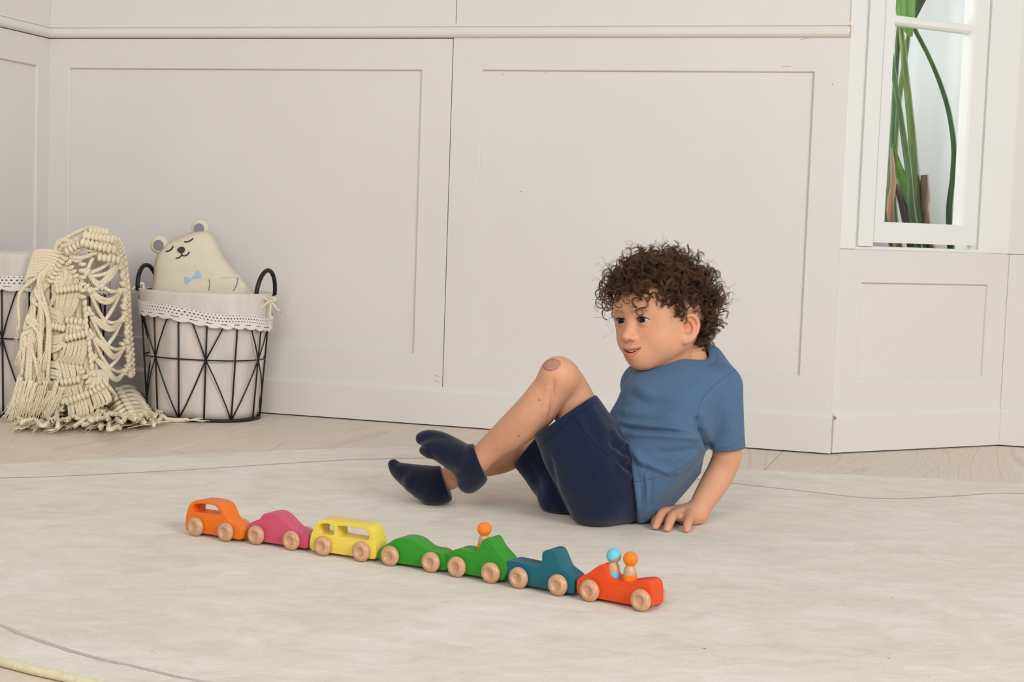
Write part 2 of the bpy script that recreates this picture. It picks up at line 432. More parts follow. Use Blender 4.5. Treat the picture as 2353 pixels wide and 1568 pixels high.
line = [(-0.984, 2.842), (-0.90, 2.8745), (-0.681, 2.9946), (-0.285, 3.238), (0.05, 3.27), (0.4876, 3.0706), (0.62, 3.005), (0.734, 2.957), (0.836, 2.977), (0.9286, 3.019), (1.085, 3.075), (1.35, 2.98),
        (1.58, 2.75), (1.68, 2.35), (1.50, 1.87), (1.12, 1.52), (0.60, 1.42), (0.14, 1.48), (-0.15, 1.565), (-0.3305, 1.6206), (-0.403, 1.658), (-0.493, 1.7094), (-0.5915, 1.785), (-0.628, 1.818), (-0.80, 1.95), (-1.02, 2.20), (-1.12, 2.50), (-1.07, 2.74)]
lc = spline(line, 14, True); rnd = random.Random(4)
m_ = len(lc); V = []; F = []
wj = 0.0
for i in range(m_):
    tdir = lc[(i + 1) % m_] - lc[i - 1]; tdir /= np.linalg.norm(tdir); nrm = np.array([-tdir[1], tdir[0]])
    wj = 0.7 * wj + 0.3 * rnd.uniform(-1, 1)
    w = 0.0034 * (1 + 0.5 * wj); cc = lc[i] + nrm * 0.0025 * wj
    V += [tuple(cc - nrm * w) + (RZ + 0.0004,), tuple(cc + nrm * w) + (RZ + 0.0004,)]
    j = (i + 1) % m_
    F.append((2 * i + 1, 2 * j + 1, 2 * j, 2 * i))
mesh_obj('border_line', V, F, M['rugline'], rug)
# ------------------------------------------------------------------ wooden toy cars and peg dolls
def painted_wood(name, c, c2=None):
    m, nt, p = new_mat(name, 0.42, 0.35)
    g = noise(nt, coords(nt, scale=(8, 40, 60)), 6, 4)
    d = tuple(v * 0.93 for v in c[:3]) + (1,); l = tuple(min(1, v * 1.05) for v in c[:3]) + (1,)
    nt.links.new(ramp(nt, g, [(0.3, d), (0.7, l)]).outputs[0], p.inputs['Base Color'])
    bump(nt, p, g, 0.15, 0.0004)
    return m
def beech(name, a, b):
    m, nt, p = new_mat(name, 0.3, 0.45)
    oi = N(nt, 'ShaderNodeObjectInfo'); mp = coords(nt, scale=(60, 220, 60)); ad = N(nt, 'ShaderNodeVectorMath', operation='ADD')
    sc = N(nt, 'ShaderNodeVectorMath', operation='SCALE'); sc.inputs[3].default_value = 40; cx = N(nt, 'ShaderNodeCombineXYZ')
    nt.links.new(oi.outputs['Random'], cx.inputs[0]); nt.links.new(cx.outputs[0], sc.inputs[0]); nt.links.new(mp, ad.inputs[0]); nt.links.new(sc.outputs[0], ad.inputs[1])
    g = noise(nt, ad.outputs[0], 1.2, 5, 0.6, 1.2)
    nt.links.new(ramp(nt, g, [(0.3, a), (0.7, b)]).outputs[0], p.inputs['Base Color'])
    return m
M['beech'] = beech('beech_wood', rgb(186, 138, 104), rgb(214, 170, 132))
M['pegwood'] = beech('peg_wood', rgb(188, 142, 108), rgb(212, 168, 132))
WHEEL_R, WHEEL_T, BODY_W = 0.0157, 0.0095, 0.033
wp = [(0.0001, 0.0018), (0.0055, 0.0014), (0.0068, 0.0004), (0.0076, -0.0009), (0.0090, -0.0012), (0.0118, -0.0004), (0.0140, 0.0014), (0.0153, 0.0034), (0.0157, 0.0052), (0.0153, 0.0074), (0.0140, 0.0092), (0.0118, 0.0100), (0.0001, 0.0100)]
_v, _f2 = lathe_geo(wp, 28, 'y')
_wm = bpy.data.meshes.new('wheel'); _wm.from_pydata(_v, [], _f2); _wm.polygons.foreach_set('use_smooth', [True] * len(_wm.polygons)); _wm.materials.append(M['beech'])
_bmw = bmesh.new(); _bmw.from_mesh(_wm); bmesh.ops.recalc_face_normals(_bmw, faces=_bmw.faces[:]); _bmw.to_mesh(_wm); _bmw.free()

def poly_solid(outer, holes, width, bev):
    """sawn board: smoothed outline with window holes, thickness along +y, eased edges"""
    bm = bmesh.new()
    def loop(pts, n):
        P = spline(pts, n, True); vs_ = [bm.verts.new((x, 0, z)) for x, z in P]
        return [bm.edges.new((vs_[i], vs_[(i + 1) % len(vs_)])) for i in range(len(vs_))]
    ed = loop(outer, 3)
    for h in holes: ed += loop(h, 3)
    bmesh.ops.triangle_fill(bm, use_beauty=True, use_dissolve=False, edges=ed)
    ext = bmesh.ops.extrude_face_region(bm, geom=bm.faces[:])
    for g in ext['geom']:
        if isinstance(g, bmesh.types.BMVert): g.co.y += width
    bmesh.ops.recalc_face_normals(bm, faces=bm.faces[:])
    bm.normal_update()
    sharp = [e for e in bm.edges if len(e.link_faces) == 2 and abs(e.link_faces[0].normal.y) > 0.9 and abs(e.link_faces[1].normal.y) < 0.2 or len(e.link_faces) == 2 and abs(e.link_faces[1].normal.y) > 0.9 and abs(e.link_faces[0].normal.y) < 0.2]
    bmesh.ops.bevel(bm, geom=sharp, offset=bev, segments=3, affect='EDGES', profile=0.5, clamp_overlap=True)
    return bm
def shade_auto(o, ang=40):
    me = o.data; me.polygons.foreach_set('use_smooth', [True] * len(me.polygons))
    bm = bmesh.new(); bm.from_mesh(me)
    for e in bm.edges:
        if len(e.link_faces) == 2 and e.calc_face_angle(0) > rad(ang): e.smooth = False
    bm.to_mesh(me); bm.free()
def toy_car(mid, ang, wbase, outer, holes, mat, label):
    """mid: rug point between the near wheels; x runs along the car to its front, y away from the camera"""
    t = empty('toy_car', (mid[0], mid[1], RZ), rad(ang)); tag(t, label, 'toy car', 'wooden toy cars lined up on the rug')
    bm = poly_solid(outer, holes, BODY_W, 0.0017)
    bmesh.ops.translate(bm, verts=bm.verts[:], vec=(0, 0.0105, 0))
    b = bm_obj('body', bm, mat, t); shade_auto(b)
    for sx in (-1, 1):
        for near in (True, False):
            w = bpy.data.objects.new('wheel', _wm); link(w, t)
            w.location = (sx * wbase / 2, 0.0 if near else 2 * 0.0105 + BODY_W, WHEEL_R + 0.0002)
            w.rotation_euler = (0, rnd.uniform(0, 6), 0) if near else (0, rnd.uniform(0, 6), math.pi)
        ax = [(sx * wbase / 2, 0.004, WHEEL_R), (sx * wbase / 2, 0.05, WHEEL_R)]
        tube('axle', ax, 0.003, M['pegwood'], t, 8)
    return t
def zmin(p, lo=0.006):  # underside of the board is sawn straight
    return [(x, max(z, lo)) for x, z in p]
CAR = [
 ((-0.4794, 2.356), -30.5, 0.0638, [[-0.0572, 0.008], [-0.0585, 0.0217], [-0.0563, 0.0358], [-0.0514, 0.0472], [-0.0432, 0.0551], [-0.0318, 0.0586], [-0.009, 0.0600], [0.0054, 0.0588], [0.0157, 0.0550], [0.022, 0.0475], [0.0284, 0.0374], [0.0366, 0.031], [0.0488, 0.0278], [0.0569, 0.0248], [0.0604, 0.0205], [0.0602, 0.0085], [0.0555, 0.006], [0.0414, 0.006], [-0.0035, 0.006], [-0.0482, 0.006]],
  [[[-0.0455, 0.0395], [-0.0436, 0.0474], [-0.0379, 0.0517], [-0.0192, 0.0546], [0.0014, 0.0543], [0.0103, 0.0506], [0.0143, 0.0454], [0.0138, 0.0410], [-0.0209, 0.0392], [-0.0400, 0.0384]]], rgb(236, 118, 34), 'orange wooden toy car with a window hole, last of the row'),
 ((-0.3693, 2.3086), -27.4, 0.0688, [[-0.0535, 0.008], [-0.0538, 0.0258], [-0.049, 0.0327], [-0.04, 0.0377], [-0.0318, 0.0412], [-0.0274, 0.0467], [-0.0212, 0.0515], [-0.0112, 0.0537], [-0.0007, 0.0529], [0.0121, 0.0466], [0.0212, 0.0393], [0.0307, 0.0334], [0.0415, 0.0296], [0.0557, 0.027], [0.0622, 0.0227], [0.0630, 0.0125], [0.0613, 0.0071], [0.0564, 0.0055], [0.044, 0.0055], [-0.0226, 0.0055], [-0.045, 0.0055]], [], rgb(206, 82, 108), 'pink wooden toy car between the orange and the yellow one'),
 ((-0.2538, 2.2464), -25.6, 0.0696, [[-0.0605, 0.008], [-0.0621, 0.0155], [-0.0603, 0.0275], [-0.0563, 0.0382], [-0.0506, 0.0476], [-0.0441, 0.054], [-0.0365, 0.0560], [0.0000, 0.0560], [0.0399, 0.0555], [0.0474, 0.0532], [0.0525, 0.0454], [0.0567, 0.0315], [0.0588, 0.0174], [0.0575, 0.0078], [0.053, 0.0056], [0.0415, 0.0055], [-0.0232, 0.0055], [-0.0520, 0.0055]],
  [[[-0.0464, 0.0357], [-0.046, 0.0438], [-0.0427, 0.0483], [-0.0347, 0.0505], [-0.0250, 0.0502], [-0.0200, 0.0476], [-0.0183, 0.042], [-0.0190, 0.0340], [-0.0320, 0.0334], [-0.0430, 0.0336]], [[-0.0131, 0.0350], [-0.0132, 0.0462], [-0.0103, 0.0494], [-0.0045, 0.0504], [0.0104, 0.0508], [0.0325, 0.05], [0.0410, 0.0476], [0.0450, 0.0423], [0.0447, 0.0345], [0.0300, 0.0330], [0.0110, 0.0329], [-0.0080, 0.0334]]], rgb(236, 210, 84), 'yellow wooden toy van with two window holes'),
 ((-0.1443, 2.1931), -27.4, 0.072, [[-0.0585, 0.007], [-0.0608, 0.0136], [-0.0563, 0.0235], [-0.0481, 0.0297], [-0.04, 0.0353], [-0.0306, 0.0414], [-0.0189, 0.0446], [-0.0071, 0.0449], [0.0047, 0.0423], [0.0154, 0.036], [0.0237, 0.0326], [0.0353, 0.0315], [0.0469, 0.0304], [0.0563, 0.0262], [0.0600, 0.0197], [0.0600, 0.0075], [0.0559, 0.0055], [0.0433, 0.0052], [-0.0234, 0.0052], [-0.0500, 0.0052]], [], rgb(48, 146, 34), 'low green wooden toy sedan without a passenger'),
 ((-0.0476, 2.1371), -30.7, 0.059, [[-0.0495, 0.0100], [-0.0505, 0.0234], [-0.0484, 0.0304], [-0.0429, 0.036], [-0.0353, 0.0403], [-0.0259, 0.042], [-0.013, 0.0408], [-0.0026, 0.0409], [0.0035, 0.0458], [0.0078, 0.0543], [0.0112, 0.0608], [0.0165, 0.0636], [0.0225, 0.0633], [0.0279, 0.0566], [0.0339, 0.0495], [0.0433, 0.042], [0.051, 0.0353], [0.0545, 0.0279], [0.0533, 0.017], [0.0491, 0.009], [0.0402, 0.0061], [-0.0187, 0.0061], [-0.0420, 0.0061]], [], rgb(46, 144, 36), 'green wooden toy car carrying one peg doll'),
 ((0.0461, 2.079), -32.3, 0.0657, [[-0.0544, 0.0090], [-0.0556, 0.0250], [-0.0552, 0.0344], [-0.0525, 0.0372], [-0.0300, 0.0368], [-0.0077, 0.0366], [0.0000, 0.0386], [0.0024, 0.0448], [0.0026, 0.056], [0.0062, 0.0603], [0.0134, 0.0626], [0.0208, 0.062], [0.0259, 0.056], [0.0307, 0.0471], [0.0365, 0.0384], [0.0466, 0.0327], [0.0538, 0.0287], [0.0560, 0.0223], [0.0562, 0.0081], [0.0529, 0.0060], [0.0435, 0.0058], [-0.0221, 0.0058], [-0.0480, 0.0058]], [], rgb(22, 98, 112), 'teal wooden toy pickup truck with an open bed'),
 ((0.1517, 2.0132), -33.4, 0.0816, [[-0.0635, 0.0090], [-0.0652, 0.0225], [-0.0626, 0.0282], [-0.0552, 0.034], [-0.0457, 0.0397], [-0.0363, 0.0476], [-0.0296, 0.0525], [-0.0238, 0.0540], [-0.0192, 0.0488], [-0.0157, 0.0419], [-0.009, 0.0363], [0.0006, 0.0341], [0.0133, 0.0353], [0.0257, 0.0386], [0.038, 0.0416], [0.0463, 0.0420], [0.0518, 0.0388], [0.0547, 0.0309], [0.0555, 0.0146], [0.0512, 0.0064], [0.0168, 0.0055], [-0.0289, 0.0055], [-0.0540, 0.0055]], [], rgb(230, 76, 24), 'red-orange wooden toy roadster carrying two peg dolls'),
]
cars = []
for mid, ang, wbase, outer, holes, colr, lab in CAR:
    cars.append(toy_car(mid, ang, wbase, outer, holes, painted_wood(lab.split(' wooden')[0].replace(' ', '_') + '_paint', colr), lab))
def peg_doll(car, s, z, capc, tilt, label, drop=0.0, yo=None):
    yo = 0.0105 + BODY_W / 2 if yo is None else yo
    a = car.rotation_euler.z
    x = car.location.x + s * math.cos(a) - yo * math.sin(a); y = car.location.y + s * math.sin(a) + yo * math.cos(a)
    t = empty('peg_doll', (x, y, car.location.z + z), a); tag(t, label, 'peg doll', 'wooden peg dolls riding in the toy cars')
    body = [(0.0001, 0), (0.0088, 0), (0.0094, 0.0008), (0.0096, 0.006), (0.0094, 0.011), (0.0090, 0.016), (0.0080, 0.0205), (0.0066, 0.0230), (0.0056, 0.0250)]
    v, f = lathe_geo(body[3:], 24); b = mesh_obj('body', v, f, M['pegwood'], t, True)
    cm = painted_wood(label.split(' ')[0] + '_peg_paint', capc)
    v, f = lathe_geo([(0.0001, 0), (0.0088, 0), (0.0095, 0.0008), (0.0098, 0.006), (0.0097, 0.0115)], 24); mesh_obj('trousers', v, f, cm, t, True)
    hz = 0.0335; R_ = 0.0104
    sph = lambda r0, a0, a1, nseg: [(max(1e-4, r0 * math.cos(q)), r0 * math.sin(q)) for q in np.linspace(a0, a1, nseg)]
    v, f = lathe_geo(sph(R_, -math.pi / 2, math.pi / 2, 16), 24); v = [(p[0], p[1], p[2] + hz) for p in v]
    h = mesh_obj('head', v, f, M['pegwood'], t, True)
    v, f = lathe_geo(sph(R_ + 0.00025, rad(-22), math.pi / 2, 14), 28)
    rm = Matrix.Rotation(rad(tilt[0]), 3, 'X') @ Matrix.Rotation(rad(tilt[1]), 3, 'Y')
    v = [tuple(rm @ Vector(p) + Vector((0, 0, hz))) for p in v]
    mesh_obj('cap', v, f, cm, h, True)
    return t
ORANGE = rgb(244, 128, 24)
peg_doll(cars[4], 0.0035, 0.0400, ORANGE, (24, 8), 'orange capped peg doll standing in the green toy car')
peg_doll(cars[6], -0.0160, 0.0320, rgb(110, 196, 224), (12, -30), 'blue capped peg doll in the roadster')
peg_doll(cars[6], 0.0105, 0.0315, ORANGE, (14, 28), 'orange capped peg doll beside the blue one in the roadster')
# ------------------------------------------------------------------ smooth solids: signed distances blended on a grid, then meshed
class Solid:
    def __init__(s, lo, hi, h):
        s.lo = np.asarray(lo, np.float32); s.h = h
        s.n = np.ceil((np.asarray(hi) - s.lo) / h).astype(int) + 1
        s.v = np.full(s.n, 0.5, np.float32)
        s.ax = [s.lo[i] + h * np.arange(s.n[i], dtype=np.float32) for i in range(3)]
    def block(s, lo, hi, m):
        a = np.clip(np.floor((np.asarray(lo) - m - s.lo) / s.h).astype(int), 0, s.n)
        b = np.clip(np.ceil((np.asarray(hi) + m - s.lo) / s.h).astype(int) + 1, 0, s.n)
        sl = tuple(slice(a[i], b[i]) for i in range(3))
        if any(b[i] <= a[i] for i in range(3)): return None
        return sl, s.ax[0][sl[0]][:, None, None], s.ax[1][sl[1]][None, :, None], s.ax[2][sl[2]][None, None, :]
    def put(s, lo, hi, fn, k, mode):
        bl = s.block(lo, hi, k + 0.016)
        if bl is None: return
        sl, X, Y, Z = bl
        d = fn(X, Y, Z).astype(np.float32); a = s.v[sl]
        if mode == 'add':
            hh = np.maximum(k - np.abs(a - d), 0) / max(k, 1e-6)
            s.v[sl] = np.minimum(a, d) - hh * hh * k * 0.25
        elif mode == 'cut':
            d = -d; hh = np.maximum(k - np.abs(a - d), 0) / max(k, 1e-6)
            s.v[sl] = np.maximum(a, d) + hh * hh * k * 0.25
    def cone(s, a, b, ra, rb, k=0.01, mode='add'):
        a = np.asarray(a, np.float32); b = np.asarray(b, np.float32); ba = b - a; bb = float(ba @ ba) + 1e-12
        lo = np.minimum(a - ra, b - rb); hi = np.maximum(a + ra, b + rb)
        def fn(X, Y, Z):
            t = np.clip(((X - a[0]) * ba[0] + (Y - a[1]) * ba[1] + (Z - a[2]) * ba[2]) / bb, 0, 1)
            return np.sqrt((X - a[0] - t * ba[0]) ** 2 + (Y - a[1] - t * ba[1]) ** 2 + (Z - a[2] - t * ba[2]) ** 2) - (ra + t * (rb - ra))
        s.put(lo, hi, fn, k, mode)
    def chain(s, pts, k=0.01, mode='add', n=6):
        """pts: list of (point, radius); one smooth limb through them, blended in once"""
        C4 = np.array([list(p) + [r] for p, r in pts], float)
        if len(C4) > 2: C4 = spline(C4, n)
        else: C4 = np.array([C4[0] * (1 - t) + C4[1] * t for t in np.linspace(0, 1, 3)])
        R = C4[:, 3:]; lo = (C4[:, :3] - R).min(0); hi = (C4[:, :3] + R).max(0)
        bl = s.block(lo, hi, k + 0.016)
        if bl is None: return
        sl, X, Y, Z = bl; D = np.full(s.v[sl].shape, 0.5, np.float32); o = [q.start for q in sl]
        for p, q in zip(C4[:-1], C4[1:]):
            a = p[:3]; ba = q[:3] - a; bb = float(ba @ ba) + 1e-12
            m = s.block(np.minimum(a - p[3], q[:3] - q[3]), np.maximum(a + p[3], q[:3] + q[3]), k + 0.016)
            if m is None: continue
            ms, x, y, z = m; t = np.clip(((x - a[0]) * ba[0] + (y - a[1]) * ba[1] + (z - a[2]) * ba[2]) / bb, 0, 1)
            d = np.sqrt((x - a[0] - t * ba[0]) ** 2 + (y - a[1] - t * ba[1]) ** 2 + (z - a[2] - t * ba[2]) ** 2) - (p[3] + t * (q[3] - p[3]))
            L = tuple(slice(ms[i].start - o[i], ms[i].stop - o[i]) for i in range(3)); D[L] = np.minimum(D[L], d)
        s.put(lo, hi, lambda *_: D, k, mode)
    def ball(s, c, r, k=0.01, mode='add'):
        s.cone(c, np.asarray(c) + 1e-5, r, r, k, mode)
    def ell(s, c, rad3, k=0.01, mode='add', rot=None):
        c = np.asarray(c, np.float32); R = np.eye(3) if rot is None else np.asarray(rot); m = max(rad3)
        def fn(X, Y, Z):
            x, y, z = X - c[0], Y - c[1], Z - c[2]
            q = [(R[0, i] * x + R[1, i] * y + R[2, i] * z) / rad3[i] for i in range(3)]
            k0 = np.sqrt(q[0] ** 2 + q[1] ** 2 + q[2] ** 2) + 1e-9
            k1 = np.sqrt((q[0] / rad3[0]) ** 2 + (q[1] / rad3[1]) ** 2 + (q[2] / rad3[2]) ** 2) + 1e-9
            return k0 * (k0 - 1) / k1
        s.put(c - m, c + m, fn, k, mode)
    def half(s, p, n, lo, hi, k=0.003):
        """cut away everything on the +n side of the plane inside a box"""
        p = np.asarray(p, float); n = np.asarray(n, float); n = n / np.linalg.norm(n)
        bl = s.block(lo, hi, 0)
        if bl is None: return
        sl, X, Y, Z = bl; d = ((X - p[0]) * n[0] + (Y - p[1]) * n[1] + (Z - p[2]) * n[2]).astype(np.float32); a = s.v[sl]
        hh = np.maximum(k - np.abs(a - d), 0) / k
        s.v[sl] = np.maximum(a, d) + hh * hh * k * 0.25
    def warp(s, fn):
        """add a displacement to the field near the surface"""
        s.v += fn(s.ax[0][:, None, None], s.ax[1][None, :, None], s.ax[2][None, None, :]).astype(np.float32)
    def val(s, p):
        i = np.clip(np.round((np.asarray(p) - s.lo) / s.h).astype(int), 0, s.n - 1); return float(s.v[i[0], i[1], i[2]])
    def mesh(s, smooth=1):
        v = s.v; neg = v < 0
        cnt = np.zeros(np.array(v.shape) - 1, np.uint8)
        corners = [(i, j, k) for i in (0, 1) for j in (0, 1) for k in (0, 1)]
        def sub(a, c): return a[c[0]:a.shape[0] - 1 + c[0], c[1]:a.shape[1] - 1 + c[1], c[2]:a.shape[2] - 1 + c[2]]
        for c in corners: cnt += sub(neg, c)
        mask = (cnt > 0) & (cnt < 8)
        idx = np.argwhere(mask)
        vals = np.stack([v[idx[:, 0] + c[0], idx[:, 1] + c[1], idx[:, 2] + c[2]] for c in corners], 1)
        acc = np.zeros((len(idx), 3)); num = np.zeros(len(idx))
        for a in range(8):
            for b in range(a + 1, 8):
                ca, cb = np.array(corners[a]), np.array(corners[b])
                if np.abs(ca - cb).sum() != 1: continue
                va, vb = vals[:, a], vals[:, b]; x = (va < 0) != (vb < 0)
                t = np.where(x, va / np.where(x, va - vb, 1), 0)
                acc += np.where(x[:, None], ca + t[:, None] * (cb - ca), 0); num += x
        P = s.lo + s.h * (idx + acc / num[:, None])
        im = np.full(mask.shape, -1, np.int64); im[mask] = np.arange(len(idx))
        F = []
        for ax_ in range(3):
            o1, o2 = (ax_ + 1) % 3, (ax_ + 2) % 3
            sa = [slice(None)] * 3; sb = [slice(None)] * 3
            sa[ax_] = slice(0, -1); sb[ax_] = slice(1, None)
            A, B = neg[tuple(sa)], neg[tuple(sb)]
            e = np.argwhere(A != B)
            e = e[(e[:, o1] > 0) & (e[:, o2] > 0) & (e[:, o1] < mask.shape[o1]) & (e[:, o2] < mask.shape[o2])]
            flip_ = A[e[:, 0], e[:, 1], e[:, 2]]
            q = []
            for d1, d2 in ((-1, -1), (0, -1), (0, 0), (-1, 0)):
                c = e.copy(); c[:, o1] += d1; c[:, o2] += d2; q.append(im[c[:, 0], c[:, 1], c[:, 2]])
            q = np.stack(q, 1); q[~flip_] = q[~flip_][:, ::-1]
            F.append(q[(q >= 0).all(1)])
        F = np.concatenate(F)
        for _ in range(smooth):
            S = np.zeros_like(P); n_ = np.zeros(len(P))
            for i in range(4):
                a, b = F[:, i], F[:, (i + 1) % 4]
                np.add.at(S, a, P[b]); np.add.at(S, b, P[a]); np.add.at(n_, a, 1); np.add.at(n_, b, 1)
            P = 0.5 * P + 0.5 * S / np.maximum(n_, 1)[:, None]
        return P, F

def normals(P, F):
    n = np.zeros_like(P); a = P[F[:, 2]] - P[F[:, 0]]; b = P[F[:, 3]] - P[F[:, 1]]; c = np.cross(a, b)
    for i in range(4): np.add.at(n, F[:, i], c)
    return n / np.maximum(np.linalg.norm(n, axis=1), 1e-12)[:, None]
def seen(P):
    """where points lie in the photograph"""
    v = P - CPOS; z = v @ CF
    return np.stack([IW / 2 + FPX * (v @ CR) / z, IH / 2 - FPX * (v @ CU) / z], 1)
def folds(P, F, lines):
    """press cloth folds into a surface: each line is (points measured in the photograph, height m, half width px)"""
    Nn = normals(P, F); q = seen(P); d = np.zeros(len(P)); face = (Nn @ CF) < 0.25
    for pts, amp, w in lines:
        g = spline(np.array(pts, float), 40)
        near = (q[:, 0] > g[:, 0].min() - 3 * w) & (q[:, 0] < g[:, 0].max() + 3 * w) & (q[:, 1] > g[:, 1].min() - 3 * w) & (q[:, 1] < g[:, 1].max() + 3 * w) & face
        ix = np.where(near)[0]
        if not len(ix): continue
        dd = np.sqrt(((q[ix][:, None, :] - g[None]) ** 2).sum(-1)); j = dd.argmin(1); m = dd.min(1)
        t = j / (len(g) - 1); fade = np.clip(np.minimum(t, 1 - t) / 0.18, 0.0, 1)
        d[ix] += amp * np.exp(-(m / w) ** 2) * (0.15 + 0.85 * fade)
    return P + Nn * d[:, None]
# ------------------------------------------------------------------ the boy
def skin_mat():
    m, nt, p = new_mat('skin', 0.5, 0.28)
    vc = N(nt, 'ShaderNodeVertexColor'); vc.layer_name = 'tint'
    n1 = noise(nt, coords(nt), 60, 4)
    r = ramp(nt, n1, [(0.3, (0.965, 0.955, 0.95, 1)), (0.7, (1.03, 1.03, 1.03, 1))])
    nt.links.new(mixc(nt, 1.0, vc.outputs[0], r.outputs[0], 'MULTIPLY'), p.inputs['Base Color'])
    p.inputs['Subsurface Weight'].default_value = 0.12; p.inputs['Subsurface Radius'].default_value = (1.0, 0.4, 0.25); p.inputs['Subsurface Scale'].default_value = 0.006
    bump(nt, p, noise(nt, coords(nt), 900, 3), 0.06, 0.0004)
    return m
def cloth_mat(name, c, weave, fuzz, rough=0.9, var=0.06):
    m, nt, p = new_mat(name, rough, 0.12)
    co = coords(nt)
    n1 = noise(nt, co, 22, 4); n2 = noise(nt, coords(nt, scale=(1, 1, 0.35)), weave, 2, 0.7)
    d = tuple(v * (1 - var) for v in c[:3]) + (1,); l = tuple(min(1, v * (1 + var)) for v in c[:3]) + (1,)
    k = ramp(nt, n1, [(0.3, d), (0.7, l)])
    k2 = mixc(nt, 1.0, k.outputs[0], ramp(nt, n2, [(0.3, (0.88, 0.88, 0.88, 1)), (0.7, (1.08, 1.08, 1.08, 1))]).outputs[0], 'MULTIPLY')
    nt.links.new(k2, p.inputs['Base Color']); p.inputs['Sheen Weight'].default_value = fuzz; p.inputs['Sheen Roughness'].default_value = 0.5
    bump(nt, p, n2, 0.25, 0.0006)
    return m
M['skin'] = skin_mat()
M['tee'] = cloth_mat('blue_jersey', rgb(80, 106, 134), 900, 0.12)
M['shorts'] = cloth_mat('navy_sweat_cloth', rgb(26, 35, 60), 700, 0.18)
M['sock'] = cloth_mat('navy_sock_knit', rgb(22, 27, 46), 500, 0.3)
SKIN = np.array(rgb(214, 159, 126)[:3])

BX = np.array([0.15, 2.62, RZ])
boy = empty('person', BX); tag(boy, 'person in blue T-shirt, navy shorts and socks sitting on the rug, leaning on one hand', 'person')

# --- joints, measured in the photograph, with their distance into the room
hipL = at(1400, 1122, 2.60); kneeL = at(1289, 868, 2.57); ankL = at(1094, 1064, 2.63)
hipR = at(1345, 1128, 2.72); kneeR = at(1216, 1002, 2.82); ankR = at(1032, 1100, 2.735)
shL = at(1662, 892, 2.63); elL = at(1658, 1077, 2.645); wrL = at(1601, 1179, 2.625)
shR = at(1478, 886, 2.75); elR = at(1530, 1020, 2.86); wrR = at(1490, 1118, 2.80)
L3 = lambda a, b, t: np.asarray(a) * (1 - t) + np.asarray(b) * t

# --- skin: limbs, neck and trunk as one surface
B = Solid((-0.26, 2.46, 0.0), (0.47, 2.93, 0.50), 0.0024)
# left leg
B.chain([(hipL, 0.044), (L3(hipL, kneeL, 0.5) + np.array([0, 0.020, 0]), 0.044), (L3(hipL, kneeL, 0.84) + np.array([0.002, 0.024, 0]), 0.0380), (kneeL + np.array([0.003, 0.008, -0.004]), 0.0335)], 0.016)
sh_ = lambda t, off: L3(kneeL, ankL, t) + off
up = np.array([0.05, 0, 0.05]) / np.linalg.norm([0.05, 0, 0.05]); calf = np.array([0.70, 0.0, -0.71])
cy = np.array([0, -1.0, 0])
B.chain([(kneeL, 0.0325), (sh_(0.18, calf * 0.004 + cy * 0.010), 0.0340), (sh_(0.36, calf * 0.0085 + cy * 0.014), 0.0350), (sh_(0.58, calf * 0.0060 + cy * 0.008), 0.0312), (sh_(0.80, calf * 0.001), 0.0245), (ankL, 0.0215)], 0.005)
B.ball(at(1278, 858, 2.556), 0.0265, 0.02)            # kneecap
B.cone(ankL, at(1040, 1048, 2.63), 0.02, 0.016, 0.01)
# right leg
B.chain([(hipR, 0.044), (L3(hipR, kneeR, 0.6), 0.042), (kneeR, 0.034)], 0.016)
B.chain([(kneeR, 0.034), (L3(kneeR, ankR, 0.35) + np.array([0.006, 0, -0.006]), 0.0345), (L3(kneeR, ankR, 0.7), 0.026), (ankR, 0.0205)], 0.012)
B.cone(ankR, at(985, 1100, 2.74), 0.018, 0.016, 0.01)
# trunk, kept well inside the clothes
B.chain([(at(1400, 1122, 2.66), 0.040), (at(1480, 1065, 2.65), 0.044), (at(1530, 960, 2.66), 0.055), (at(1570, 880, 2.67), 0.05)], 0.03)
B.cone(shL, at(1575, 870, 2.67), 0.026, 0.035, 0.03); B.cone(shR, at(1565, 870, 2.67), 0.026, 0.035, 0.03)
B.cone(at(1578, 870, 2.665), at(1575, 815, 2.66), 0.040, 0.036, 0.02)
# arms
B.chain([(shL, 0.028), (at(1671, 1030, 2.64), 0.0262), (elL + np.array([0.003, 0, 0.004]), 0.0258), (L3(elL, wrL, 0.35) + np.array([0.002, 0, 0]), 0.0250), (L3(elL, wrL, 0.72), 0.0212), (wrL, 0.0185)], 0.012)
B.chain([(shR, 0.027), (elR, 0.024), (wrR, 0.017)], 0.012)
# right hand, resting behind him
B.ell(wrR + np.array([-0.022, 0.01, -0.022]), (0.028, 0.024, 0.012), 0.01)
P_R = wrR + np.array([-0.03, 0.01, -0.024])
for q in range(4):
    a = np.array([P_R[0] - 0.008, P_R[1] - 0.022 + q * 0.013, 0.034]); b = a + np.array([-0.022, -0.004 + q * 0.003, -0.004]); c = b + np.array([-0.016, 0, -0.010])
    B.chain([(a, 0.008), (b, 0.0072), (c, 0.006)], 0.004)
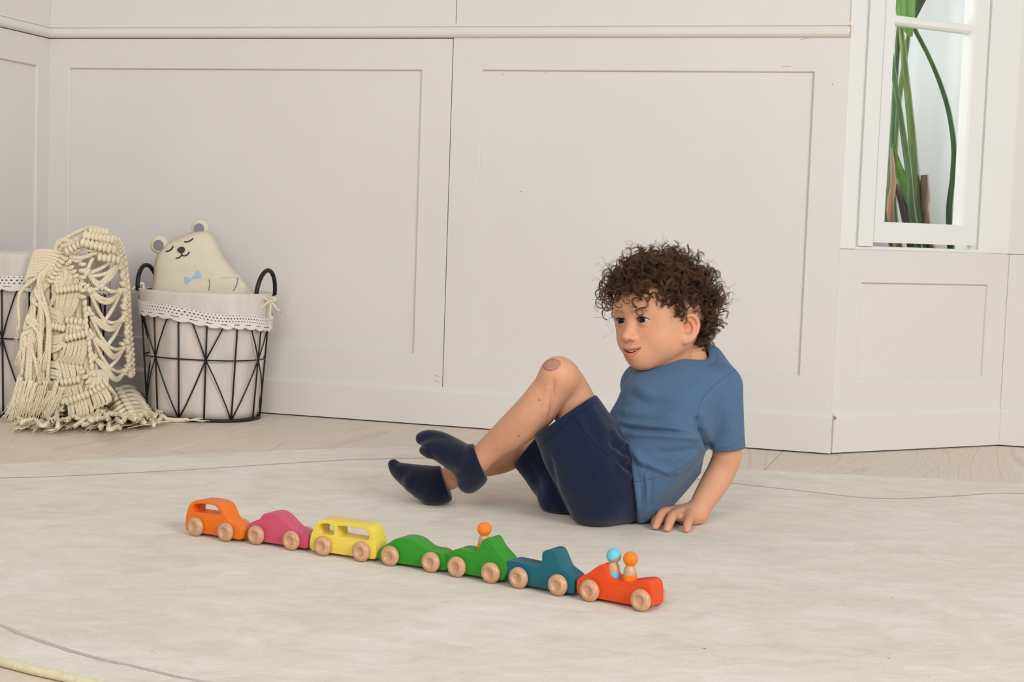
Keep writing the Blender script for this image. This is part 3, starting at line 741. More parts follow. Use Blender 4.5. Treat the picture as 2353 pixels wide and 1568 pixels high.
# left hand: palm, four fingers pressed on the rug, thumb on the far side
kn = [at(1530, 1172, 2.650), at(1536, 1176, 2.628), at(1556, 1180, 2.608), at(1584, 1187, 2.592)]     # index, middle, ring, little
tipp = [gp(1503, 1203, RZ + 0.006), gp(1506, 1212, RZ + 0.0055), gp(1533, 1217, RZ + 0.0055), gp(1578, 1219, RZ + 0.005)]
pip = [L3(kn[0], tipp[0], 0.46) + np.array([0, 0, 0.010]), L3(kn[1], tipp[1], 0.46) + np.array([0, 0, 0.010]), L3(kn[2], tipp[2], 0.48) + np.array([0, 0, 0.0085]), L3(kn[3], tipp[3], 0.5) + np.array([0, 0, 0.004])]
for q in range(4):
    B.chain([(wrL, 0.0165), (L3(wrL, kn[q], 0.55) + np.array([0, 0, -0.002]), 0.0135), (kn[q], 0.0098)], 0.010)
B.ball(L3(wrL, kn[2], 0.5) + np.array([0, 0, -0.012]), 0.014, 0.012)
fr = [0.0088, 0.0092, 0.0090, 0.0084]
for q in range(4):
    dip = L3(pip[q], tipp[q], 0.58) + np.array([0, 0, 0.0022])
    B.chain([(kn[q], fr[q] * 1.06), (pip[q], fr[q]), (dip, fr[q] * 0.90), (tipp[q], fr[q] * 0.74)], 0.0035)
for q in range(3):      # webs between the fingers
    B.cone(L3(kn[q], pip[q], 0.30) + np.array([0, 0, -0.003]), L3(kn[q + 1], pip[q + 1], 0.30) + np.array([0, 0, -0.003]), 0.0078, 0.0074, 0.006)
th = [L3(wrL, kn[0], 0.25) + np.array([0.0, 0.012, -0.008]), at(1555, 1190, 2.672), gp(1528, 1196, RZ + 0.008)]
B.chain([(th[0], 0.0125), (th[1], 0.0095), (th[2], 0.0072)], 0.006)
B.half((0, 0, RZ + 0.0016), (0, 0, -1), (-0.3, 2.4, -0.01), (0.5, 2.95, 0.06), 0.003)
BP, BF = B.mesh(1)
BP = folds(BP, BF, [([(1272, 868), (1270, 900), (1268, 935), (1260, 975)], -0.0040, 4), ([(1260, 885), (1256, 915), (1250, 960)], 0.0022, 9)])
B = None
bc = np.repeat(SKIN[None, :], len(BP), 0)
def blush(P_, c, r, col, w, base):
    d = np.linalg.norm(P_ - np.asarray(c), axis=1); f = np.clip(1 - d / r, 0, 1) ** 1.5 * w
    base[:] = base * (1 - f[:, None]) + np.asarray(col)[:3] * f[:, None]
for t_ in tipp: blush(BP, t_, 0.022, rgb(224, 150, 126), 0.55, bc)
for t_ in kn: blush(BP, t_, 0.014, rgb(220, 150, 120), 0.35, bc)
blush(BP, kneeL + np.array([0, -0.02, 0.02]), 0.05, rgb(222, 156, 124), 0.4, bc)
for px, py, rr in ((1238, 920, 0.0013), (1191, 1002, 0.0010)):       # moles on the shin
    v_ = at(px, py, 2.6); d_ = v_ - CPOS; d_ /= np.linalg.norm(d_)
    w_ = BP - CPOS; dist = np.linalg.norm(w_ - (w_ @ d_)[:, None] * d_, axis=1)
    bc[(dist < rr) & (BP[:, 1] < 2.64)] = rgb(140, 84, 58)[:3]

# --- head in its own frame: x to his left, y forward, z up, origin on the eye line
HY = rad(48.0)
hf = np.array([-math.sin(HY), -math.cos(HY), 0]); hl = np.array([math.cos(HY), -math.sin(HY), 0]); hu = np.array([0, 0, 1.0])
HR = np.stack([hl, hf, hu], 1)
_tl = Matrix.Rotation(rad(6.0), 3, Vector(hf))      # tilt of the head
HR = np.array(_tl) @ HR
EYE = np.array([0.0255, 0.0592, 0.0])
HO = at(1472.0, 736.5, 2.568) - HR @ (EYE + np.array([0, 0.0120, 0]))
hw = lambda p: np.asarray(p) @ HR.T + HO
S = Solid((-0.095, -0.110, -0.150), (0.095, 0.110, 0.118), 0.0013)
S.ell((0, -0.006, 0.016), (0.0700, 0.0800, 0.0720), 0.01)
S.ell((0, -0.030, 0.010), (0.062, 0.058, 0.066), 0.02)
for sx in (-1, 1):
    S.ball((sx * 0.029, 0.0330, 0.026), 0.0285, 0.026)
    S.ell((sx * 0.042, 0.008, -0.012), (0.021, 0.042, 0.040), 0.026)
S.ell((0, 0.019, -0.036), (0.049, 0.050, 0.045), 0.026)
for sx in (-1, 1):
    S.ball((sx * 0.0300, 0.0380, -0.036), 0.0180, 0.020)
    S.cone((sx * 0.050, -0.004, -0.032), (sx * 0.011, 0.044, -0.0655), 0.0165, 0.0140, 0.020)
S.ball((0, 0.0500, -0.0680), 0.0148, 0.016)
S.ell((0, 0.0560, -0.0510), (0.0240, 0.0195, 0.0200), 0.016)
S.cone((0, -0.004, -0.046), (0, 0.026, -0.058), 0.032, 0.020, 0.02)
# neck
S.cone((0, -0.030, -0.03), (0.004, -0.040, -0.140), 0.040, 0.043, 0.022)
# brow and sockets
for sx in (-1, 1):
    S.ell((sx * 0.0245, 0.0800, -0.001), (0.0150, 0.0110, 0.0095), 0.012, 'cut')
    S.ball((sx * EYE[0], EYE[1], 0), 0.0136, 0.004)
    S.cone((sx * 0.012, 0.0655, 0.0165), (sx * 0.036, 0.0560, 0.0180), 0.0060, 0.0050, 0.012)
# nose
S.chain([((0, 0.0655, 0.010), 0.0065), ((0, 0.0715, -0.010), 0.0070), ((0, 0.0795, -0.0265), 0.0078)], 0.010)
S.ball((0, 0.0822, -0.0275), 0.0074, 0.006)
for sx in (-1, 1):
    S.ell((sx * 0.0100, 0.0745, -0.0300), (0.0060, 0.0078, 0.0058), 0.005)
    S.ell((sx * 0.0052, 0.0800, -0.0368), (0.0030, 0.0042, 0.0030), 0.003, 'cut')
# mouth: slit, lips, corners
def ml(x, z, y): return (x, y, z)
S.chain([(ml(0, -0.040, 0.0785), 0.0015), (ml(0, -0.0455, 0.0765), 0.0015)], 0.004, 'cut')
for sx in (-1, 1):
    S.chain([(ml(0, -0.0490, 0.0752), 0.0028), (ml(sx * 0.006, -0.0480, 0.0744), 0.0030), (ml(sx * 0.0145, -0.0478, 0.0692), 0.0024), (ml(sx * 0.0228, -0.0470, 0.0620), 0.0014)], 0.0045)
    S.chain([(ml(0, -0.0618, 0.0718), 0.0050), (ml(sx * 0.008, -0.0604, 0.0704), 0.0048), (ml(sx * 0.0160, -0.0552, 0.0660), 0.0032), (ml(sx * 0.0228, -0.0480, 0.0618), 0.0013)], 0.0045)
for sx in (-1, 1):
    for y0, rr0 in ((0.0795, 1.0), (0.0740, 1.0), (0.0685, 1.05), (0.0630, 1.05)):
        S.chain([(ml(0, -0.0540, y0), 0.0031 * rr0), (ml(sx * 0.008, -0.0530, y0 - 0.0014), 0.0029 * rr0), (ml(sx * 0.0160, -0.0506, y0 - 0.0062), 0.0019 * rr0), (ml(sx * 0.0218, -0.0476, y0 - 0.0125), 0.0006)], 0.0010, 'cut')
# eye openings
for sx in (-1, 1):
    c = np.array([sx * EYE[0], EYE[1], 0])
    def op(X, Y, Z, c=c, sx=sx):
        u = (X - c[0]) * sx; w = Z - c[2] - 0.0006
        q = np.clip(1 - (u / 0.0135) ** 2, -1, 1)
        return np.maximum(np.maximum(w - 0.0054 * q - 0.03 * u, -0.0045 * q - w), (c[1] + 0.002) - Y) + 0 * X
    S.put(c - 0.016, c + np.array([0.016, 0.03, 0.016]), op, 0.0012, 'cut')
    # crease of the upper lid
    cr = [(c + np.array([sx * u, math.sqrt(max(0.0, 0.0152 ** 2 - u * u - z * z)), z]), 0.0006) for u, z in ((-0.010, 0.0040), (-0.005, 0.0072), (0.0, 0.0083), (0.006, 0.0078), (0.0115, 0.0046))]
    S.chain(cr, 0.0025, 'cut')
# ears
for sx in (-1, 1):
    ec = np.array([sx * 0.0700, -0.0020, -0.0165]); es = 0.89
    ry = np.array(Matrix.Rotation(rad(sx * 26), 3, 'Z') @ Matrix.Rotation(rad(12), 3, 'X'))
    el_ = lambda p: ec + ry @ (np.array(p) * es)
    S.ell(el_((-sx * 0.004, 0.004, -0.004)), (0.0090, 0.0115, 0.0175), 0.010, 'add', ry)
    S.ell(ec, (0.0046, 0.0160, 0.0218), 0.006, 'add', ry)
    S.ell(el_((sx * 0.0055, 0.001, 0.003)), (0.0062, 0.0120, 0.0165), 0.002, 'cut', ry)
    S.ell(el_((sx * 0.0030, 0.004, -0.004)), (0.0066, 0.0062, 0.0076), 0.002, 'cut', ry)
    rim = [(0.0010, 0.0130, 0.0010), (0.0028, 0.0150, 0.0110), (0.0045, 0.0115, 0.0205), (0.0055, 0.0015, 0.0258), (0.0060, -0.0095, 0.0225), (0.0060, -0.0165, 0.0120), (0.0055, -0.0175, -0.0010), (0.0045, -0.0140, -0.0130), (0.0030, -0.0070, -0.0215)]
    rr_ = [0.0022, 0.0028, 0.0032, 0.0035, 0.0036, 0.0035, 0.0034, 0.0036, 0.0048]
    S.chain([(el_((sx * a, b, c_)), r_) for (a, b, c_), r_ in zip(rim, rr_)], 0.0025)
    S.ball(el_((sx * 0.0015, 0.0035, -0.0245)), 0.0068, 0.007)                                        # lobe
    S.chain([(el_((sx * 0.0020, 0.0040, 0.0160)), 0.0018), (el_((sx * 0.0040, -0.0050, 0.0110)), 0.0026), (el_((sx * 0.0046, -0.0100, 0.0010)), 0.0028), (el_((sx * 0.0036, -0.0075, -0.0110)), 0.0028), (el_((sx * 0.0030, 0.0000, -0.0165)), 0.0026)], 0.003)  # inner fold
    S.ell(el_((sx * 0.0030, 0.0120, -0.0065)), (0.0034, 0.0034, 0.0058), 0.004)                        # tragus
HPl, HF = S.mesh(1)
S = None
hc = np.repeat(SKIN[None, :], len(HPl), 0)
for sx in (-1, 1):
    blush(HPl, (sx * 0.040, 0.055, -0.034), 0.040, rgb(228, 150, 124), 0.55, hc)
    blush(HPl, (sx * 0.073, -0.003, -0.015), 0.030, rgb(222, 138, 112), 0.65, hc)
    # brow hair
    bp = np.array([(sx * (0.010 + 0.0275 * t_), 0.07, 0.0150 + 0.0036 * math.sin(t_ * 2.4) - 0.001 * t_) for t_ in np.linspace(0, 1, 14)])
    dd = np.sqrt(((HPl[:, None, [0, 2]] - bp[None][:, :, [0, 2]]) ** 2).sum(-1)).min(1); f_ = np.clip(1 - dd / 0.0040, 0, 1) * (HPl[:, 1] > 0.03) * 0.60
    hc = hc * (1 - f_[:, None]) + np.array(rgb(120, 76, 48)[:3]) * f_[:, None]
    # rosy lid edge
    e_ = np.array([sx * EYE[0], EYE[1], 0]); r_e = np.linalg.norm(HPl - e_, axis=1)
    f_ = np.clip(1 - (r_e - 0.0122) / 0.0022, 0, 1) * 0.5
    hc = hc * (1 - f_[:, None]) + np.array(rgb(150, 92, 70)[:3]) * f_[:, None]
blush(HPl, (0, 0.088, -0.030), 0.016, rgb(226, 152, 126), 0.45, hc)
# lips
lx = HPl[:, 0]; lz = HPl[:, 2]; q_ = np.clip(1 - (np.abs(lx) / 0.0238) ** 2.2, 0, 1)
mid_ = -0.0540 + 0.0064 * (np.abs(lx) / 0.0218) ** 2
upl = mid_ + 0.0068 * q_ ** 0.6; lol = mid_ - 0.0125 * q_ ** 0.75
f_ = ((lz < upl) & (lz > lol) & (HPl[:, 1] > 0.056) & (np.abs(lx) < 0.0236)).astype(float)
edge = np.clip(np.minimum(upl - lz, lz - lol) / 0.0016, 0, 1) * f_ * 0.8
hc = hc * (1 - edge[:, None]) + np.array(rgb(198, 112, 94)[:3]) * edge[:, None]
deep = (f_ > 0) & (HPl[:, 1] < 0.0712 - 22 * lx ** 2) & (np.abs(lz - mid_) < 0.0042 * q_ + 0.0004); hc[deep] = rgb(96, 36, 34)[:3]
HP = hw(HPl)
body = mesh_obj('body', np.concatenate([BP, HP]) - BX, np.concatenate([BF, HF + len(BP)]), M['skin'], boy, True, {'tint': np.concatenate([bc, hc])})

# --- eyes, lashes, teeth
def eye_mat():
    m, nt, p = new_mat('eye', 0.04, 0.3)
    t = N(nt, 'ShaderNodeTexCoord'); sp = N(nt, 'ShaderNodeSeparateXYZ'); nt.links.new(t.outputs['Object'], sp.inputs[0])
    a = N(nt, 'ShaderNodeMath', operation='POWER'); a.inputs[1].default_value = 2; nt.links.new(sp.outputs[0], a.inputs[0])
    b = N(nt, 'ShaderNodeMath', operation='POWER'); b.inputs[1].default_value = 2; nt.links.new(sp.outputs[2], b.inputs[0])
    c = N(nt, 'ShaderNodeMath', operation='ADD'); nt.links.new(a.outputs[0], c.inputs[0]); nt.links.new(b.outputs[0], c.inputs[1])
    d = N(nt, 'ShaderNodeMath', operation='SQRT'); nt.links.new(c.outputs[0], d.inputs[0])
    e = N(nt, 'ShaderNodeMath', operation='MULTIPLY'); e.inputs[1].default_value = 100; nt.links.new(d.outputs[0], e.inputs[0])
    r = ramp(nt, e.outputs[0], [(0.0, rgb(8, 6, 5)), (0.28, rgb(8, 6, 5)), (0.34, rgb(38, 24, 16)), (0.60, rgb(28, 18, 12)), (0.67, rgb(18, 13, 11)), (0.72, rgb(190, 184, 180))])
    nt.links.new(r.outputs[0], p.inputs['Base Color']); p.inputs['Coat Weight'].default_value = 0.0
    return m
M['eye'] = eye_mat(); M['lash'] = plain('lash', rgb(34, 24, 20), 0.6, 0.2, 0.1, 400); M['teeth'] = plain('teeth', rgb(236, 226, 210), 0.25, 0.4, 0.03, 200)
sph_v, sph_f = lathe_geo([(max(1e-5, 0.0126 * math.cos(q)), 0.0126 * math.sin(q)) for q in np.linspace(-math.pi / 2, math.pi / 2, 20)], 28, 'y')
for sx in (-1, 1):
    e = mesh_obj('eye', sph_v, sph_f, M['eye'], boy, True)
    gz = Matrix.Rotation(rad(-9), 3, 'Z') @ Matrix.Rotation(rad(1), 3, 'X')
    Rm = Matrix(HR.tolist()) @ gz
    e.matrix_local = Matrix.Translation(Vector(hw((sx * EYE[0], EYE[1] - 0.0004, 0)) - BX)) @ Rm.to_4x4()
    g = Geo()
    for k in range(17):
        u = -0.0118 + 0.0242 * k / 16; q = 1 - (u / 0.0135) ** 2; z = 0.0006 + 0.0054 * q + 0.03 * u
        p0 = np.array([sx * (EYE[0] + u), EYE[1] + math.sqrt(max(0, 0.0137 ** 2 - u * u - z * z)), z])
        out = np.array([sx * u * 0.25, 0.0026, 0.0006]); out2 = np.array([sx * (u * 0.40 + 0.0006), 0.0036, 0.0022])
        g.tube(np.array([hw(p0), hw(p0 + out), hw(p0 + out2)]), [0.00024, 0.00016, 0.00005], 4)
    ed = []
    for k in range(13):
        u = -0.0126 + 0.0252 * k / 12; q = max(0, 1 - (u / 0.0135) ** 2); z = 0.0006 + 0.0054 * q + 0.03 * u
        ed.append(hw((sx * (EYE[0] + u), EYE[1] + math.sqrt(max(0, 0.0134 ** 2 - u * u - z * z)), z)))
    g.tube(np.array(ed), 0.00055, 5)
    g.obj('eyelashes', M['lash'], boy, True, BX)
tv = Geo()
for k in range(8):
    x = -0.0147 + 0.0042 * k; y = 0.0702 - 18 * x * x; w = 0.0019; h_ = 0.0048 if 2 < k < 5 else 0.0040
    c8 = [(x + dx * w, y + dy * 0.0012, -0.0496 + 9.0 * x * x - h_ * (0 if dz > 0 else 1) + 0.0) for dx in (-1, 1) for dy in (-1, 1) for dz in (-1, 1)]
    tv.add([tuple(hw(c)) for c in c8], [(0, 1, 3, 2), (4, 6, 7, 5), (0, 4, 5, 1), (2, 3, 7, 6), (0, 2, 6, 4), (1, 5, 7, 3)])
tv.obj('teeth', M['teeth'], boy, False, BX)
# --- T-shirt
M['stitch_tee'] = plain('tee_stitching', rgb(70, 94, 120), 0.9, 0.1, 0.1, 300)
M['stitch_navy'] = plain('shorts_stitching', rgb(20, 26, 46), 0.9, 0.1, 0.1, 300)
from mathutils.bvhtree import BVHTree
def drape_line(name, P, F, pts, r, mat, n=6, lift=0.0):
    """a seam: points measured in the photograph, laid onto the cloth surface"""
    bvh = BVHTree.FromPolygons([Vector(v) for v in P], F.tolist()); g = spline(np.array(pts, float), n); out = []
    for x, y in g:
        d = at(x, y, 2.6) - CPOS; hit = bvh.ray_cast(Vector(CPOS), Vector(d).normalized())
        if hit[0] is not None: out.append(np.array(hit[0]) + np.array(hit[1]) * lift)
    if len(out) > 2: return tube(name, np.array(out), r, mat, boy, 5, False, BX)
TS = Solid((0.13, 2.46, 0.0), (0.47, 2.86, 0.47), 0.0023)
TS.chain([(at(1440, 1126, 2.640), 0.0605), (at(1478, 1062, 2.645), 0.068), (at(1506, 985, 2.645), 0.082), (at(1530, 925, 2.66), 0.074)], 0.02)
TS.chain([(at(1588, 1022, 2.655), 0.044), (at(1545, 1084, 2.655), 0.042), (at(1492, 1136, 2.650), 0.046)], 0.02)
TS.chain([(at(1446, 1132, 2.608), 0.054), (at(1505, 1062, 2.605), 0.056), (at(1556, 990, 2.600), 0.061), (at(1592, 915, 2.62), 0.054)], 0.03)
TS.chain([(at(1492, 888, 2.725), 0.046), (at(1560, 884, 2.675), 0.052), (at(1640, 892, 2.640), 0.044)], 0.03)
TS.chain([(at(1556, 884, 2.665), 0.052), (at(1592, 862, 2.68), 0.041), (at(1615, 836, 2.685), 0.036)], 0.03)
TS.chain([(at(1620, 838, 2.685), 0.032), (at(1652, 880, 2.655), 0.035)], 0.02)
TS.chain([(at(1500, 905, 2.625), 0.050), (at(1560, 890, 2.625), 0.050)], 0.03)
TS.chain([(at(1448, 992, 2.63), 0.040), (at(1475, 1010, 2.62), 0.050)], 0.03)
TS.chain([(shR, 0.042), (L3(shR, elR, 0.5), 0.040)], 0.02)                       # far sleeve
TS.chain([(at(1658, 890, 2.635), 0.038), (at(1659, 950, 2.628), 0.0385), (at(1664, 1000, 2.632), 0.0365), (at(1672, 1062, 2.64), 0.0335)], 0.008)
# openings: hem, sleeve ends, neck
TS.half(at(1449, 1080, 2.60), np.array([-0.98, 0.0, -0.17]), (0.0, 2.4, 0.0), (0.5, 2.9, 0.158))
se = at(1671, 1031, 2.64); sn = np.array([0.08, 0.0, -1.0]); sn /= np.linalg.norm(sn)
TS.half(se, sn, se - np.array([0.042, 0.07, 0.075]), se + np.array([0.075, 0.075, 0.06]))
TS.chain([(at(1665, 985, 2.632), 0.0310), (at(1673, 1075, 2.645), 0.0300)], 0.002, 'cut')
seR = L3(shR, elR, 0.5); TS.half(seR, elR - shR, seR - 0.06, seR + 0.06)
nc = at(1566, 840, 2.663); na = np.array([-0.38, -0.15, 0.91]); na /= np.linalg.norm(na)
nu = np.cross(na, [0, 1.0, 0]); nu /= np.linalg.norm(nu); nv = np.cross(na, nu)
NR = 0.0545; ring_in, ring_out = [], []
for i in range(72):
    f = 2 * math.pi * i / 72; dirn = math.cos(f) * nu + math.sin(f) * nv
    for lst, rr in ((ring_in, NR), (ring_out, NR + 0.0125)):
        tq = 0.09
        while tq > -0.09 and TS.val(nc + dirn * rr + na * tq) > 0: tq -= 0.0015
        lst.append(nc + dirn * rr + na * max(tq, -0.06))
def smooth_ring(R_):
    R_ = np.array(R_)
    for _ in range(10): R_ = 0.5 * R_ + 0.25 * (np.roll(R_, 1, 0) + np.roll(R_, -1, 0))
    return R_
ring_in, ring_out = smooth_ring(ring_in), smooth_ring(ring_out)
TS.chain([(nc - na * 0.06, NR - 0.002), (nc + na * 0.10, NR - 0.002)], 0.002, 'cut')
TS.half((0, 0, RZ + 0.0016), (0, 0, -1), (0.0, 2.4, -0.01), (0.5, 2.9, 0.05), 0.004)
P_, F_ = TS.mesh(1); TS = None
FS = 2.0
P_ = folds(P_, F_, [(p_, a_ * FS, w_) for p_, a_, w_ in [
    ([(1425, 972), (1480, 978), (1540, 984), (1606, 996)], 0.0035, 6), ([(1430, 985), (1500, 990), (1560, 992)], -0.0030, 5), ([(1432, 998), (1490, 1000), (1560, 1004), (1615, 1008)], 0.0032, 7),
    ([(1600, 955), (1612, 990), (1630, 1035)], -0.0045, 8), ([(1612, 985), (1625, 1010), (1634, 1040)], -0.003, 6),
    ([(1452, 1035), (1490, 1065), (1545, 1088)], 0.0035, 8), ([(1545, 1090), (1580, 1062), (1622, 1012)], 0.003, 7), ([(1448, 1050), (1470, 1070), (1490, 1085)], -0.0035, 6),
    ([(1462, 1050), (1480, 1082), (1486, 1120), (1480, 1180)], 0.004, 8), ([(1478, 1075), (1480, 1110), (1476, 1165)], -0.0020, 5), ([(1490, 1090), (1496, 1130), (1492, 1170)], -0.002, 6),
    ([(1455, 880), (1500, 905), (1560, 905), (1620, 885)], 0.002, 14), ([(1440, 900), (1490, 932), (1560, 935)], -0.0016, 12), ([(1425, 945), (1480, 952), (1560, 955)], 0.002, 10),
    ([(1650, 905), (1668, 940), (1672, 1000)], 0.0014, 14), ([(1500, 1040), (1560, 1040), (1610, 1030)], -0.002, 9)]])
mesh_obj('t_shirt', P_ - BX, F_, M['tee'], boy, True)
drape_line('sleeve_seam', P_, F_, [(1690, 850), (1665, 868), (1632, 895), (1608, 930), (1602, 965), (1612, 1000), (1626, 1030)], 0.0005, M['stitch_tee'])
drape_line('sleeve_hem', P_, F_, [(1630, 1024), (1645, 1030), (1670, 1028), (1695, 1018), (1708, 1004)], 0.00045, M['stitch_tee'])
drape_line('side_seam', P_, F_, [(1628, 1020), (1590, 1058), (1545, 1086), (1510, 1098), (1470, 1106), (1456, 1108)], 0.0005, M['stitch_tee'])
drape_line('bottom_hem', P_, F_, [(1445, 1022), (1460, 1060), (1474, 1110), (1474, 1160), (1462, 1205)], 0.00045, M['stitch_tee'])
# ribbed collar: a band round the neck opening
V = []; F = []; prof = ((0.0, -0.012, 1), (0.0, 0.0006, 1), (0.12, 0.0034, 0), (0.5, 0.0030, 0), (0.9, 0.0024, 0), (1.0, 0.0004, 0))
for i in range(72):
    for w, lift, _k in prof: V.append(ring_in[i] * (1 - w) + ring_out[i] * w + na * lift)
for i in range(72):
    j = (i + 1) % 72
    for k in range(5): F.append((i * 6 + k, j * 6 + k, j * 6 + k + 1, i * 6 + k + 1))
mesh_obj('collar', np.array(V) - BX, F, M['tee'], boy, True)
tube('collar_seam', ring_out + na * 0.0008, 0.0005, M['stitch_tee'], boy, 5, True, BX)
# --- shorts
SH = Solid((-0.06, 2.46, 0.0), (0.30, 2.90, 0.33), 0.0023)
hemLc = at(1297, 957, 2.566)
SH.chain([(at(1283, 938, 2.566), 0.0600), (at(1318, 1000, 2.572), 0.0650), (at(1345, 1070, 2.58), 0.0665), (at(1372, 1130, 2.588), 0.0600)], 0.02)
SH.chain([(at(1318, 952, 2.585), 0.050), (at(1360, 1014, 2.605), 0.055), (at(1402, 1064, 2.620), 0.063), (at(1422, 1108, 2.634), 0.057)], 0.02)
SH.chain([(at(1372, 1132, 2.60), 0.060), (at(1418, 1136, 2.618), 0.0565), (at(1440, 1138, 2.63), 0.050)], 0.02)
SH.chain([(at(1200, 1018, 2.775), 0.040), (at(1250, 1060, 2.76), 0.050), (at(1300, 1110, 2.74), 0.058), (at(1350, 1135, 2.715), 0.055), (at(1410, 1135, 2.69), 0.055)], 0.008)
SH.chain([(at(1285, 1140, 2.70), 0.040), (at(1340, 1150, 2.68), 0.045)], 0.02)
def opening(S_, c, axis, r_in, depth, box_r, kk=0.003):
    axis = axis / np.linalg.norm(axis)
    S_.half(c, axis, c - box_r, c + box_r, kk)
    S_.chain([(c - axis * depth, r_in * 0.84), (c + axis * 0.04, r_in)], 0.003, 'cut')
axL = np.array([-0.60, 0.16, 0.785])
opening(SH, hemLc, axL, 0.0540, 0.030, 0.085)
axR = np.array([-0.80, 0.16, 0.60]); hemRc = at(1214, 1030, 2.772)
opening(SH, hemRc, axR, 0.035, 0.02, 0.055)
SH.half((0, 0, RZ + 0.0016), (0, 0, -1), (-0.2, 2.4, -0.01), (0.5, 2.95, 0.05), 0.004)
P_, F_ = SH.mesh(1); SH = None
P_ = folds(P_, F_, [
    ([(1402, 985), (1418, 1012), (1436, 1022)], 0.006, 9), ([(1404, 1010), (1420, 1036), (1436, 1044)], -0.006, 7), ([(1410, 1030), (1428, 1050), (1446, 1062)], 0.006, 8), ([(1420, 1058), (1436, 1074), (1450, 1078)], -0.006, 6), ([(1415, 1062), (1430, 1085), (1452, 1100)], 0.005, 8),
    ([(1350, 930), (1375, 965), (1398, 1010)], 0.003, 10), ([(1340, 935), (1352, 975), (1385, 1030)], -0.003, 12), ([(1330, 985), (1370, 1040), (1405, 1080)], 0.0022, 14),
    ([(1262, 1040), (1268, 1090), (1280, 1140), (1310, 1195)], -0.006, 9), ([(1250, 1035), (1300, 1080), (1320, 1150)], 0.002, 18), ([(1210, 1065), (1232, 1100), (1245, 1150)], -0.003, 9), ([(1400, 1120), (1430, 1160), (1440, 1200)], -0.002, 14),
    ([(1240, 1022), (1300, 968), (1352, 930)], -0.0012, 3)])
mesh_obj('shorts', P_ - BX, F_, M['shorts'], boy, True)
drape_line('leg_hem', P_, F_, [(1247, 1022), (1275, 998), (1310, 965), (1340, 942), (1366, 926)], 0.00045, M['stitch_navy'])
drape_line('outer_seam', P_, F_, [(1320, 960), (1336, 985), (1352, 1005), (1375, 1030), (1402, 1050)], 0.00045, M['stitch_navy'])
# --- socks
def sock(pts, k, cut, cutn, boxr, extra=(), fl=()):
    Pq = np.array([p for p, r in pts] + [p for ex in extra for p, r in ex]); lo = Pq.min(0) - 0.055; hi = Pq.max(0) + 0.055
    S_ = Solid(lo, hi, 0.0019); S_.chain(pts, k)
    for ex in extra: S_.chain(ex, 0.010)
    if cut is not None:
        S_.half(cut, cutn, cut - boxr, cut + boxr, 0.003)
    S_.half((0, 0, RZ + 0.0016), (0, 0, -1), lo, hi, 0.003)
    p_, f_ = S_.mesh(1)
    p_ = folds(p_, f_, fl)
    o = mesh_obj('sock', p_ - BX, f_, M['sock'], boy, True); return o, p_, f_
o, p_, f_ = sock([(at(1106, 1050, 2.628), 0.0275), (at(1088, 1086, 2.628), 0.0290), (at(1078, 1106, 2.628), 0.0225)], 0.012, at(1101, 1050, 2.63), np.array([0.80, 0, 0.34]), 0.05,
     ([(at(1082, 1072, 2.628), 0.031), (at(1044, 1044, 2.625), 0.0275), (at(1010, 1022, 2.622), 0.0235), (at(985, 1011, 2.620), 0.0180), (at(971, 1008, 2.62), 0.0125)],
      [(at(1044, 1050, 2.61), 0.024), (at(1004, 1034, 2.600), 0.0180), (at(984, 1030, 2.598), 0.0115)],
      [(at(973, 1036, 2.60), 0.0070), (at(984, 1040, 2.598), 0.009)]),
     [([(1090, 1012), (1092, 1035), (1104, 1065), (1120, 1085)], -0.0012, 3), ([(985, 1030), (990, 1045), (1000, 1055)], -0.002, 3), ([(962, 1022), (975, 1026), (990, 1028)], -0.002, 4)])
o, p_, f_ = sock([(at(1026, 1104, 2.735), 0.0265), (at(1012, 1124, 2.730), 0.0300), (at(1004, 1134, 2.728), 0.0250)], 0.012, at(1024, 1104, 2.735), np.array([0.82, 0, 0.34]), 0.05,
     ([(at(1000, 1112, 2.735), 0.033), (at(965, 1104, 2.745), 0.0290), (at(932, 1090, 2.755), 0.0205), (at(914, 1080, 2.765), 0.0150), (at(904, 1068, 2.77), 0.0105)],
      [(at(990, 1128, 2.725), 0.028), (at(950, 1110, 2.73), 0.018)]), [])
# --- sticking plaster on the knee
M['plaster'] = plain('plaster', rgb(178, 132, 118), 0.75, 0.15, 0.08, 700, 0.5, 1400, 0.0006)
def drape_patch(name, c_px, half_w, half_h, ang, mat, lift, Yd, n=9, m=7, rnd_=0.35):
    """small patch laid on the skin"""
    bvh = BVHTree.FromPolygons([Vector(v) for v in BP], BF.tolist())
    c = at(c_px[0], c_px[1], Yd); V = []
    ux = CR * math.cos(ang) + CU * math.sin(ang); uy = -CR * math.sin(ang) + CU * math.cos(ang)
    for j in range(m):
        for i in range(n):
            a = (i / (n - 1) * 2 - 1); b = (j / (m - 1) * 2 - 1)
            w = half_w * a * (1 - rnd_ * b * b * abs(a)); h = half_h * b * (1 - rnd_ * a * a * abs(b))
            o = c + ux * w + uy * h + np.array([0.0, -0.3, 0.10])
            hit = bvh.ray_cast(Vector(o), Vector((0, 0.3, -0.10)).normalized())
            if hit[0] is None:
                hit = bvh.find_nearest(Vector(c + ux * w + uy * h))
            V.append(np.array(hit[0]) + np.array(hit[1]) * lift)
    F = [(j * n + i, j * n + i + 1, (j + 1) * n + i + 1, (j + 1) * n + i) for j in range(m - 1) for i in range(n - 1)]
    o = mesh_obj(name, np.array(V) - BX, F, mat, boy, True)
    so_ = o.modifiers.new('thick', 'SOLIDIFY'); so_.thickness = 0.0012; so_.offset = 1
    return o
pl = drape_patch('plaster', (1268, 843), 0.0145, 0.0110, 0.25, M['plaster'], 0.0004, 2.55)
pl['label'] = 'brown sticking plaster on the knee'
